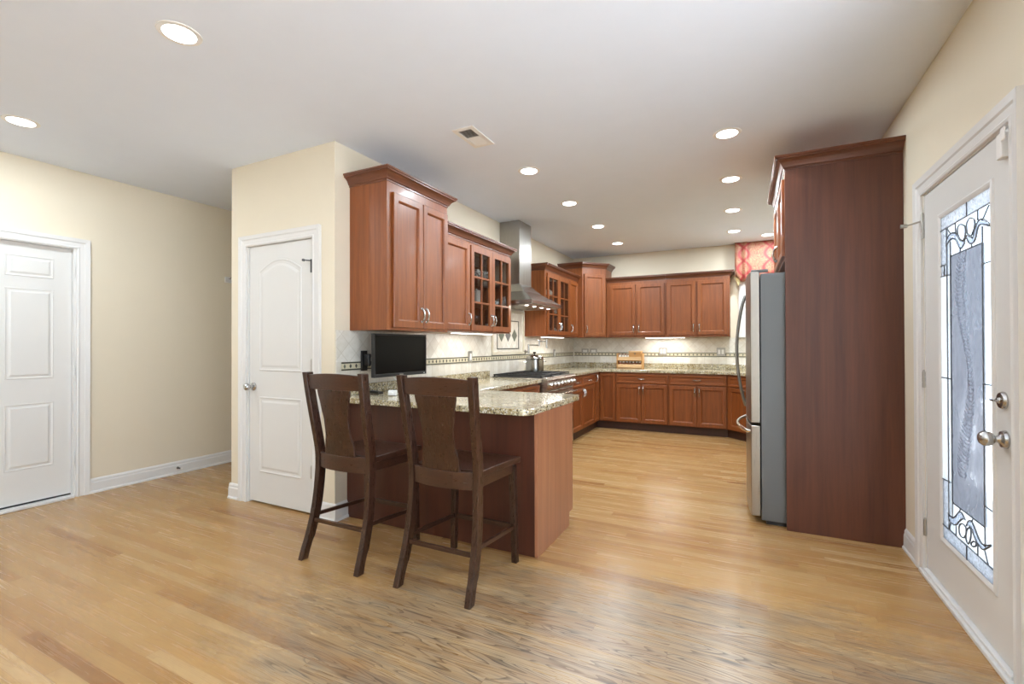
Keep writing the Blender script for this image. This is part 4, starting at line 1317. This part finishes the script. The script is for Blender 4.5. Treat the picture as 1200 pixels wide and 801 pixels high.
rm = thing('remote_control', 'black remote control lying on the peninsula behind the left stool', 'remote', (-2.60, 2.80, 0.9145), math.radians(-20))
MB().box(-0.085, 0.085, -0.022, 0.022, 0, 0.018).build('remote_body', M['black'], rm, 0.006, 3)
mb = MB()
for i in range(7):
    for j in range(2): mb.box(-0.07 + i * 0.019, -0.06 + i * 0.019, -0.012 + j * 0.014, -0.004 + j * 0.014, 0.0182, 0.0198)
mb.build('buttons', M['grey_side'], rm)
pa = thing('power_adapter', 'white power adapter on the peninsula below the monitor', 'adapter', (-2.37, 2.73, 0.9145), math.radians(25))
MB().box(-0.03, 0.03, -0.022, 0.022, 0, 0.04).build('adapter_body', M['plate'], pa, 0.006, 3)
MB().box(-0.016, 0.016, -0.05, -0.023, 0.005, 0.028).build('adapter_plug', M['plate'], pa, 0.004)
cb = MB(); pts = []
for k in range(60):
    t_ = k / 59; aa = t_ * 4.3 * PI
    pts.append((-2.34 + 0.045 * math.cos(aa) + 0.03 * t_, 2.82 + 0.05 * math.sin(aa), 0.919 + 0.003 * (k % 7 == 0) + 0.016 * t_))
cb.tube(pts, 0.0035, 8)
tag(cb.build('coiled_cable', M['cable']), 'white coiled cable lying beside the power adapter', 'cable')
cb = MB()
cb.tube([(-2.497, 2.87, 1.08), (-2.49, 2.89, 1.03), (-2.45, 2.93, 0.985), (-2.42, 3.0, 0.93), (-2.42, 3.06, 0.9185), (-2.46, 3.1, 0.9185)], 0.0035, 8)
tag(cb.build('hanging_cable', M['cable']), 'white cable hanging down from the monitor to the counter', 'cable')

# ================================================================== SPICE CRATE ON FAR COUNTER
sx, sy = -1.655, 7.56
cr = thing('spice_crate', 'pale wooden slatted crate holding small jars on the far counter', 'crate', (sx, sy, 0.9145))
W2, D2 = 0.205, 0.075
MB().box(-W2, -W2 + 0.018, -D2, D2, 0, 0.24).box(W2 - 0.018, W2, -D2, D2, 0, 0.24).build('end_board', M['oakbox'], cr, 0.002)
MB().box(-W2 + 0.0185, W2 - 0.0185, -D2 + 0.013, D2, 0.0, 0.012).box(-W2 + 0.0185, W2 - 0.0185, -D2 + 0.013, D2, 0.118, 0.13).box(-W2 + 0.0185, W2 - 0.0185, D2 - 0.012, D2, 0.0125, 0.1175).build('tray', M['oakbox'], cr)
for z0, z1 in ((0.012, 0.065), (0.128, 0.182)):
    MB().box(-W2 + 0.019, W2 - 0.019, -D2, -D2 + 0.012, z0, z1).build('front_slat', M['pine'], cr, 0.002)
def spice_jar(x, y, z, label, grp, cap, h=0.075, r=0.019):
    t = thing('spice_jar', label, 'jar', (x, y, z), 0, grp)
    MB().lathe([(0, 0), (r, 0), (r, h * 0.72), (r * 0.8, h * 0.8), (r * 0.8, h * 0.84), (0, h * 0.84)], (0, 0, 0), 'z', 16).build('jar_body', M['spice'] if cap == 'w' else M['china'], t)
    MB().lathe([(r * 0.9, h * 0.845), (r * 0.92, h), (0, h + 0.001)], (0, 0, 0), 'z', 16).build('cap', M['plate'] if cap == 'w' else M['spice'], t)
for k in range(7):
    spice_jar(sx - 0.155 + k * 0.052, sy - 0.02, 0.9145 + 0.0125, 'small spice jar on the lower level of the wooden crate', 'spice jars on the lower level of the crate', 'w', 0.096)
for k in range(4):
    spice_jar(sx - 0.165 + k * 0.045, sy - 0.01, 0.9145 + 0.1305, 'small spice jar with dark cap on the upper level of the wooden crate', 'spice jars on the upper level of the crate', 'd', 0.10)
rb = thing('recipe_box', 'honey oak box standing on the right half of the spice crate', 'box', (sx + 0.085, sy, 0.9145 + 0.1305))
MB().box(-0.095, 0.095, -0.055, 0.055, 0, 0.125).build('box_body', M['oakbox'], rb, 0.003)
MB().box(-0.1, 0.1, -0.06, 0.06, 0.1255, 0.148).build('box_lid', M['pine'], rb, 0.003)
MB().box(-0.008, 0.008, -0.061, -0.0555, 0.09, 0.115).build('clasp', M['nickel'], rb)

# ================================================================== CHINA INSIDE THE GLASS CABINETS
def mug(x, y, z, label, mat='patterned', r=0.04, h=0.09, name='mug', rz=0.0):
    t = thing(name, label, name, (x, y, z), rz)
    MB().lathe([(0, 0), (r * 0.85, 0), (r, 0.01), (r, h), (r - 0.004, h), (r - 0.005, 0.008), (0, 0.007)], (0, 0, 0), 'z', 22).build('mug_body', M[mat], t)
    MB().tube([(r - 0.002, 0, h * 0.8), (r + 0.02, 0, h * 0.82), (r + 0.03, 0, h * 0.5), (r + 0.02, 0, h * 0.2), (r - 0.002, 0, h * 0.2)], 0.005, 8).build('handle', M[mat], t)
def teapot(x, y, z, label, mat='patterned'):
    t = thing('teapot', label, 'teapot', (x, y, z), R90)
    MB().lathe([(0, 0), (0.035, 0), (0.06, 0.02), (0.068, 0.05), (0.058, 0.085), (0.035, 0.1), (0, 0.1)], (0, 0, 0), 'z', 24).build('pot_body', M[mat], t)
    MB().lathe([(0.034, 0.1005), (0.028, 0.112), (0.008, 0.118), (0.012, 0.13), (0, 0.135)], (0, 0, 0), 'z', 16).build('lid', M[mat], t)
    MB().tube([(0.058, 0, 0.04), (0.085, 0, 0.06), (0.1, 0, 0.095)], [0.014, 0.01, 0.007], 10).build('spout', M[mat], t)
    MB().tube([(-0.055, 0, 0.08), (-0.09, 0, 0.085), (-0.098, 0, 0.05), (-0.06, 0, 0.028)], 0.006, 8).build('handle', M[mat], t)
def bowls(x, y, z, label, n_=1, r=0.07, grp=None, mat='china'):
    for k in range(n_):
        tag(MB().lathe([(0, 0), (r * 0.5, 0), (r * 0.55, 0.006), (r * 0.9, 0.035), (r, 0.055), (r - 0.004, 0.055), (r * 0.86, 0.037), (r * 0.5, 0.011), (0, 0.01)], (0, 0, 0), 'z', 26).build('bowl', M[mat]), label[k] if isinstance(label, list) else label, 'bowl', grp).location = (x, y, z + k * 0.02)
def canister(x, y, z, label, r=0.05, h=0.13):
    t = thing('canister', label, 'canister', (x, y, z))
    MB().lathe([(0, 0), (r, 0), (r + 0.002, 0.006), (r + 0.002, h - 0.01), (r - 0.004, h), (0, h)], (0, 0, 0), 'z', 26).build('canister_body', M['china'], t)
    MB().lathe([(r - 0.002, h + 0.0005), (r - 0.002, h + 0.012), (0.012, h + 0.018), (0.012, h + 0.03), (0, h + 0.032)], (0, 0, 0), 'z', 22).build('lid', M['china'], t)
def goblet(x, y, z, label, grp=None, h=0.16):
    t = tag(MB().lathe([(0, 0), (0.032, 0), (0.03, 0.003), (0.005, 0.008), (0.004, h * 0.45), (0.02, h * 0.52), (0.034, h * 0.7), (0.03, h), (0.028, h), (0.031, h * 0.7), (0.016, h * 0.55), (0, h * 0.53)], (0, 0, 0), 'z', 20).build('wine_glass', M['cab_glass2']), label, 'glass', grp)
    t.location = (x, y, z)


M['cab_glass2'] = glass('stemware_glass', (0.80, 0.83, 0.84, 1), 0.10, 0.03)
teapot(-2.52, 4.00, 1.9725, 'patterned white teapot on the top shelf, left end, left glass cabinet')
mug(-2.49, 4.17, 1.9725, 'patterned white mug on the top shelf behind the left glass door', h=0.1, r=0.048)
teapot(-2.52, 4.40, 1.9725, 'patterned white teapot on the top shelf behind the right door, left glass cabinet')
bowls(-2.53, 3.99, 1.7225, ['lowest white bowl of the stack on the middle shelf', 'second white bowl of the stack on the middle shelf', 'third white bowl of the stack on the middle shelf', 'top white bowl of the stack on the middle shelf'], 4, 0.085)
canister(-2.51, 4.185, 1.7225, 'tall white canister on the middle shelf of the left glass cabinet', 0.058, 0.125)
mug(-2.48, 4.45, 1.7225, 'small patterned mug on the middle shelf behind the right door', r=0.036, h=0.06)
bowls(-2.53, 4.60, 1.7225, 'shallow patterned bowl at the right end of the middle shelf', 1, 0.06, None, 'patterned')
for k, y in enumerate((3.95, 4.06, 4.17)):
    goblet(-2.50 - 0.03 * (k % 2), y, 1.4385, 'stemmed glass on the bottom shelf behind the left door, left glass cabinet', 'stemmed glasses behind the left door')
mug(-2.50, 4.42, 1.4385, 'pale mug on the bottom shelf of the left glass cabinet', 'china', 0.038, 0.08)
bowls(-2.51, 4.60, 1.4385, 'white bowl on the bottom shelf of the left glass cabinet', 1, 0.06)
bowls(-2.53, 5.95, 1.9725, 'white bowl on the top shelf of the right glass cabinet', 1, 0.075)
teapot(-2.51, 6.17, 1.9725, 'white teapot on the top shelf of the right glass cabinet', 'china')
canister(-2.52, 6.00, 1.7225, 'white canister on the middle shelf of the right glass cabinet', 0.045, 0.10)
mug(-2.50, 6.42, 1.7225, 'patterned mug on the middle shelf of the right glass cabinet', r=0.042, h=0.09)
for k, y in enumerate((5.93, 6.05, 6.17)):
    goblet(-2.50 - 0.03 * (k % 2), y, 1.4285, 'stemmed glass on the bottom shelf, right glass cabinet', 'stemmed glasses in the right glass cabinet')
canister(-2.51, 6.42, 1.4285, 'small white canister on the bottom shelf of the right glass cabinet', 0.04, 0.08)

# ================================================================== REFRIGERATOR AND ITS CABINET
fc = thing('refrigerator_cabinet', 'tall dark cherry cabinet with a full height side panel around the refrigerator', 'cabinet', (0, 0, 0))
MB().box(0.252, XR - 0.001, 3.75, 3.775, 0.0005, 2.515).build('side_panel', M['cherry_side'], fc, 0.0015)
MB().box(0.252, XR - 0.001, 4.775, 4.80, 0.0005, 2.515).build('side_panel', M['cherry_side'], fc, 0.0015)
MB().box(0.256, XR - 0.001, 3.7755, 4.7745, 1.90, 2.515).build('carcass', M['cherry'], fc, 0.0015)
for k, (a, b) in enumerate(((0.03, 0.512), (0.518, 1.0))):
    d = panel_door(fc, a, b, 1.915, 2.455, fr=0.058); d.location = (0.2555, 4.80, 0); d.rotation_euler = (0, 0, -R90)
    bow_pull(d, (0.485 if k == 0 else 0.545, 2.01), True)
CR2 = [(o * 0.95, h) for o, h in CROWN]
# travel so that the outside is on the right hand: from far right, to the front, back to the wall
crown(fc, [(XR - 0.001, 4.80), (0.252, 4.80), (0.252, 3.75), (XR - 0.001, 3.75)], 2.505, CR2)

fg = thing('refrigerator', 'stainless french door refrigerator with grey sides and bowed handles', 'refrigerator', (0.10, 3.80, 0))
MB().box(0.0, 0.72, 0, 0.93, 0.03, 1.80).build('body', M['grey_side'], fg, 0.004)
MB().box(0.03, 0.70, 0.02, 0.91, 0.0005, 0.0295).build('base_grille', M['black'], fg)


def fdoor(name, y0, y1, z0, z1):
    """bowed door: front x depends on y over the whole fridge width"""
    def fx(y): return -0.066 - 0.030 * (1 - ((y - 0.465) / 0.465) ** 2)
    n_ = 12; ring = [(-0.006, y0), (-0.006, y1)] + [(fx(y1 + (y0 - y1) * k / n_), y1 + (y0 - y1) * k / n_) for k in range(n_ + 1)]
    mb = MB(); v = [(x, y, z0) for x, y in ring] + [(x, y, z1) for x, y in ring]; n2 = len(ring)
    f = [tuple(range(n2)), tuple(range(n2, 2 * n2))] + [(i, (i + 1) % n2, n2 + (i + 1) % n2, n2 + i) for i in range(n2)]
    mb.add(v, f)
    return mb.build(name, M['steel_v'], fg, 0.006, 3)


dn = fdoor('door', 0.0, 0.462, 0.725, 1.815)
df = fdoor('door', 0.468, 0.93, 0.725, 1.815)
fz_ = fdoor('freezer_drawer', 0.0, 0.93, 0.055, 0.705)
for d, y in ((dn, 0.405), (df, 0.525)):
    pts = []; 
    for k in range(17):
        t_ = k / 16; pts.append((-0.100 - 0.062 * math.sin(PI * t_) ** 0.8, y, 0.80 + 0.88 * t_))
    MB().tube([(-0.088, y, 0.80)] + pts + [(-0.088, y, 1.68)], 0.011, 12).build('handle', M['bar'], d)
pts = []
for k in range(17):
    t_ = k / 16; pts.append((-0.085 - 0.075 * math.sin(PI * t_) ** 0.8, 0.06 + 0.81 * t_, 0.655))
MB().tube([(-0.066, 0.06, 0.655)] + pts + [(-0.066, 0.87, 0.655)], 0.013, 12).build('handle', M['chrome'], fz_)
MB().box(-0.06, 0.05, 0.01, 0.07, 1.8155, 1.832).build('hinge_cover', M['grey_side'], fg, 0.003)
MB().box(-0.06, 0.05, 0.86, 0.92, 1.8155, 1.832).build('hinge_cover', M['grey_side'], fg, 0.003)

# ================================================================== VALANCE
va = thing('window_valance', 'red and gold damask valance with a folded tail over the kitchen window', 'valance', (0, YB, 0))
def fabric(x0, x1, zt, zb, yoff, amp, waves, name, mat, nseg=60, phase=0.0):
    mb = MB(); v = []; f = []
    for k in range(nseg + 1):
        t_ = k / nseg; x = x0 + (x1 - x0) * t_
        for m_ in range(9):
            s_ = m_ / 8; z = zt + (zb(t_) - zt) * s_
            y = yoff - amp * (0.35 + 0.65 * s_) * (0.5 + 0.5 * math.sin(2 * PI * waves * t_ + phase))
            v.append((x, y, z))
    for k in range(nseg):
        for m_ in range(8): a_ = k * 9 + m_; f.append((a_, a_ + 1, a_ + 10, a_ + 9))
    mb.add(v, f, 0, True)
    o = mb.build(name, mat, va)
    s = o.modifiers.new('s', 'SOLIDIFY'); s.thickness = 0.004; s.offset = 0
    return o
MB().box(-0.12, 0.76, -0.085, -0.0005, 2.735, 2.795).build('mount_board', M['lining'], va)
fabric(0.01, 0.64, 2.797, lambda t_: 2.27 + 0.03 * math.cos(2 * PI * t_ * 2), -0.095, 0.02, 2, 'swag', M['damask'], phase=2)
fabric(-0.13, 0.04, 2.797, lambda t_: 2.30 - 0.12 * t_ + 0.02 * math.sin(9 * t_), -0.12, 0.035, 1.5, 'tail', M['damask'], 30)
fabric(0.62, 0.79, 2.797, lambda t_: 2.18 + 0.12 * t_, -0.12, 0.035, 1.5, 'tail', M['damask'], 30)
fabric(-0.128, -0.04, 2.42, lambda t_: 2.28 - 0.13 * (1 - abs(2 * t_ - 0.9)), -0.105, 0.012, 1.0, 'lining_fold', M['lining'], 16)
mb = MB()
for sx_, (p, q) in ((0, (-0.13, -0.127)), (1, (0.787, 0.79))):
    mb.box(p, q, -0.13, -0.003, 2.33, 2.797)
mb.build('return_flap', M['damask'], va)

# ================================================================== SMALL THINGS ON THE LEFT
hk = thing('coat_hook_rail', 'small pale hook rail on the left wall beside the pantry corner', 'hook rail', (XL, 3.27, 2.02))
MB().box(0.0005, 0.018, -0.09, 0.2, -0.03, 0.035).build('rail_board', M['trim'], hk, 0.003)
for y in (-0.05, 0.06, 0.16):
    MB().tube([(0.0185, y, 0.015), (0.045, y, 0.01), (0.055, y, 0.03)], 0.006, 8).build('hook', M['nickel'], hk)
ds = thing('door_stop', 'small spring door stop on the left baseboard', 'door stop', (XL + 0.0145, 2.70, 0.062))
mb = MB(); pts = [(0.004 + 0.055 * k / 60, 0.006 * math.cos(k * 0.9), 0.006 * math.sin(k * 0.9)) for k in range(61)]
mb.tube(pts, 0.0016, 6); mb.build('spring', M['lead'], ds)
MB().lathe([(0.012, 0), (0.012, 0.004), (0.006, 0.006)], (0, 0, 0), 'x', 12).build('base', M['nickel'], ds)
MB().lathe([(0.008, 0.058), (0.009, 0.07), (0, 0.072)], (0, 0, 0), 'x', 12).build('tip', M['plate'], ds)

# ================================================================== BAR STOOLS
REAR = [(0.0, -0.288, 0.0), (0.06, -0.270, 0.004), (0.15, -0.238, 0.01), (0.30, -0.200, 0.016), (0.45, -0.182, 0.02), (0.60, -0.176, 0.02), (0.70, -0.186, 0.018), (0.85, -0.214, 0.012), (1.0, -0.240, 0.006), (1.13, -0.258, 0.0)]


def rear_y(z):
    for (a, y0, _), (b, y1, _) in zip(REAR, REAR[1:]):
        if z <= b: return y0 + (y1 - y0) * (z - a) / (b - a)
    return REAR[-1][1]


def smooth_prof(n_=26):
    pts = [(z, y, i) for z, y, i in REAR]
    p2 = [(a, b) for a, b, _ in pts]; out = smooth_poly(p2)
    return out


def stool(label):
    t = thing('bar_stool', label, 'stool', (-1.4475, 2.23, 0), 0, 'dark wooden counter stools at the peninsula')
    prof = smooth_prof()
    for sg in (-1, 1):
        rings = []
        for z, y in prof:
            ins = 0.02 * max(0, 1 - abs(z - 0.55) / 0.58)
            xo = sg * (0.2425 - ins); xi = sg * (0.2425 - ins - 0.034)
            dpt = 0.055 if z > 0.1 else 0.048
            rings.append([(xo, y, z), (xi, y, z), (xi, y + dpt, z), (xo, y + dpt, z)])
        MB().loft(rings).build('rear_post', M['walnut'], t, 0.003)
    for sg in (-1, 1):
        rings = []
        for z, xo, hw in ((0.0, 0.234, 0.034), (0.2, 0.23, 0.036), (0.575, 0.222, 0.040)):
            rings.append([(sg * xo, 0.285 - 0.005 + 0.0 - hw, z), (sg * (xo - hw), 0.285 - 0.005 - hw, z), (sg * (xo - hw), 0.285 - 0.005, z), (sg * xo, 0.285 - 0.005, z)])
        MB().loft(rings).build('front_leg', M['walnut'], t, 0.003)
    # seat: dished board with shaped front
    nx, ny = 16, 14; v = []; f = []
    def top(u, w_):
        dish = (1 - (2 * u - 1) ** 2) * math.sin(PI * min(1, w_ * 1.05)) ** 0.8
        return 0.628 - 0.016 * dish + 0.004 * (abs(2 * u - 1) ** 3) - 0.006 * w_ ** 6
    for side in (0, 1):
        for i in range(nx + 1):
            for j in range(ny + 1):
                u, w_ = i / nx, j / ny
                hw = 0.212 + 0.034 * w_
                y = -0.128 + w_ * (0.412 + 0.018 * (1 - (2 * u - 1) ** 2))
                z = top(u, w_)
                v.append((hw * (2 * u - 1), y, z if side == 0 else z - 0.034))
    S = (nx + 1) * (ny + 1)
    for i in range(nx):
        for j in range(ny):
            a_ = i * (ny + 1) + j; b_ = a_ + ny + 1
            f.append((a_, b_, b_ + 1, a_ + 1)); f.append((S + a_, S + a_ + 1, S + b_ + 1, S + b_))
    for j in range(ny):
        f.append((j, j + 1, S + j + 1, S + j)); q_ = nx * (ny + 1) + j; f.append((q_ + 1, q_, S + q_, S + q_ + 1))
    for i in range(nx):
        a_ = i * (ny + 1); b_ = a_ + ny + 1; f.append((b_, a_, S + a_, S + b_)); a2, b2 = a_ + ny, b_ + ny; f.append((a2, b2, S + b2, S + a2))
    MB().add(v, f, 0, True).build('seat', M['walnut_x'], t, 0.004)
    # side and front aprons
    for sg in (-1, 1):
        rings = []
        for y, x in ((-0.128, 0.206), (0.2425, 0.214)):
            rings.append([(sg * x, y, 0.545 if y < 0 else 0.535), (sg * (x - 0.02), y, 0.545 if y < 0 else 0.535), (sg * (x - 0.02), y, 0.5935), (sg * x, y, 0.5935)])
        MB().loft(rings).build('side_apron', M['walnut_x'], t, 0.002)
    MB().box(-0.18, 0.18, 0.25, 0.27, 0.535, 0.583).build('front_apron', M['walnut_x'], t, 0.002)

    def bowed(name, z0, z1, zc_top, hw0, y0, y1, bow, th=0.024, mat='walnut_x'):
        n_ = 14; rings = []
        for k in range(n_ + 1):
            u = 2 * k / n_ - 1; x = hw0 * u; b_ = bow * (1 - u * u)
            rings.append([(x, y0 - b_, z0), (x, y0 - b_ + th, z0), (x, y1 - b_ + th, z1 + zc_top * (1 - u * u)), (x, y1 - b_, z1 + zc_top * (1 - u * u))])
        return MB().loft(rings).build(name, M[mat], t, 0.003)
    bowed('crest_rail', 1.028, 1.114, 0.012, 0.2065, rear_y(1.03) + 0.012, rear_y(1.11) + 0.012, 0.022)
    bowed('lower_rail', 0.54, 0.632, 0.0, 0.192, rear_y(0.54) + 0.012, rear_y(0.63) + 0.012, 0.034)
    # vase shaped splat
    rings = []
    for k in range(25):
        t_ = k / 24; z = 0.6325 + (1.0275 - 0.6325) * t_
        hw = 0.118 if False else 0
        K = [(0, 0.120), (0.12, 0.117), (0.35, 0.099), (0.55, 0.098), (0.75, 0.112), (1.0, 0.130)]
        for (a_, p_), (b_, q_) in zip(K, K[1:]):
            if t_ <= b_ + 1e-9:
                s_ = (t_ - a_) / (b_ - a_); s_ = s_ * s_ * (3 - 2 * s_); hw = p_ + (q_ - p_) * s_; break
        row_f = []; row_b = []
        for m_ in range(9):
            u = m_ / 4 - 1; x = u * hw
            yb = rear_y(z) + 0.014 - 0.022 * (1 - (x / 0.2) ** 2) - 0.010 * (1 - t_)
            row_f.append((x, yb, z)); row_b.append((x, yb + 0.014, z))
        rings.append(row_f + row_b[::-1])
    MB().loft(rings).build('back_splat', M['walnut'], t, 0.002)
    def bar(name, p, q, hw, hh):
        p, q = Vector(p), Vector(q); d = (q - p).normalized(); s = d.cross(Vector((0, 0, 1))).normalized() * hw; u = Vector((0, 0, hh))
        MB().loft([[c_ + s - u, c_ - s - u, c_ - s + u, c_ + s + u] for c_ in (p, q)]).build(name, M['walnut_x'], t, 0.002)
    bar('rear_stretcher', (-0.196, rear_y(0.222) + 0.022, 0.222), (0.196, rear_y(0.222) + 0.022, 0.222), 0.009, 0.011)
    bar('front_stretcher', (-0.1935, 0.262, 0.212), (0.1935, 0.262, 0.212), 0.009, 0.014)
    for sg in (-1, 1): bar('side_stretcher', (sg * 0.212, rear_y(0.25) + 0.050, 0.247), (sg * 0.212, 0.243, 0.214), 0.009, 0.011)
    for sg in (-1, 1):
        for y in (-0.266, 0.262):
            pass
    return t


st1 = stool('right one of the two dark wooden bar stools, nearest the peninsula end')
st2 = copy_tree(st1)
st2['label'] = 'left one of the two dark wooden bar stools, beside the pantry door'
st2.location = (-2.176, 2.226, 0)
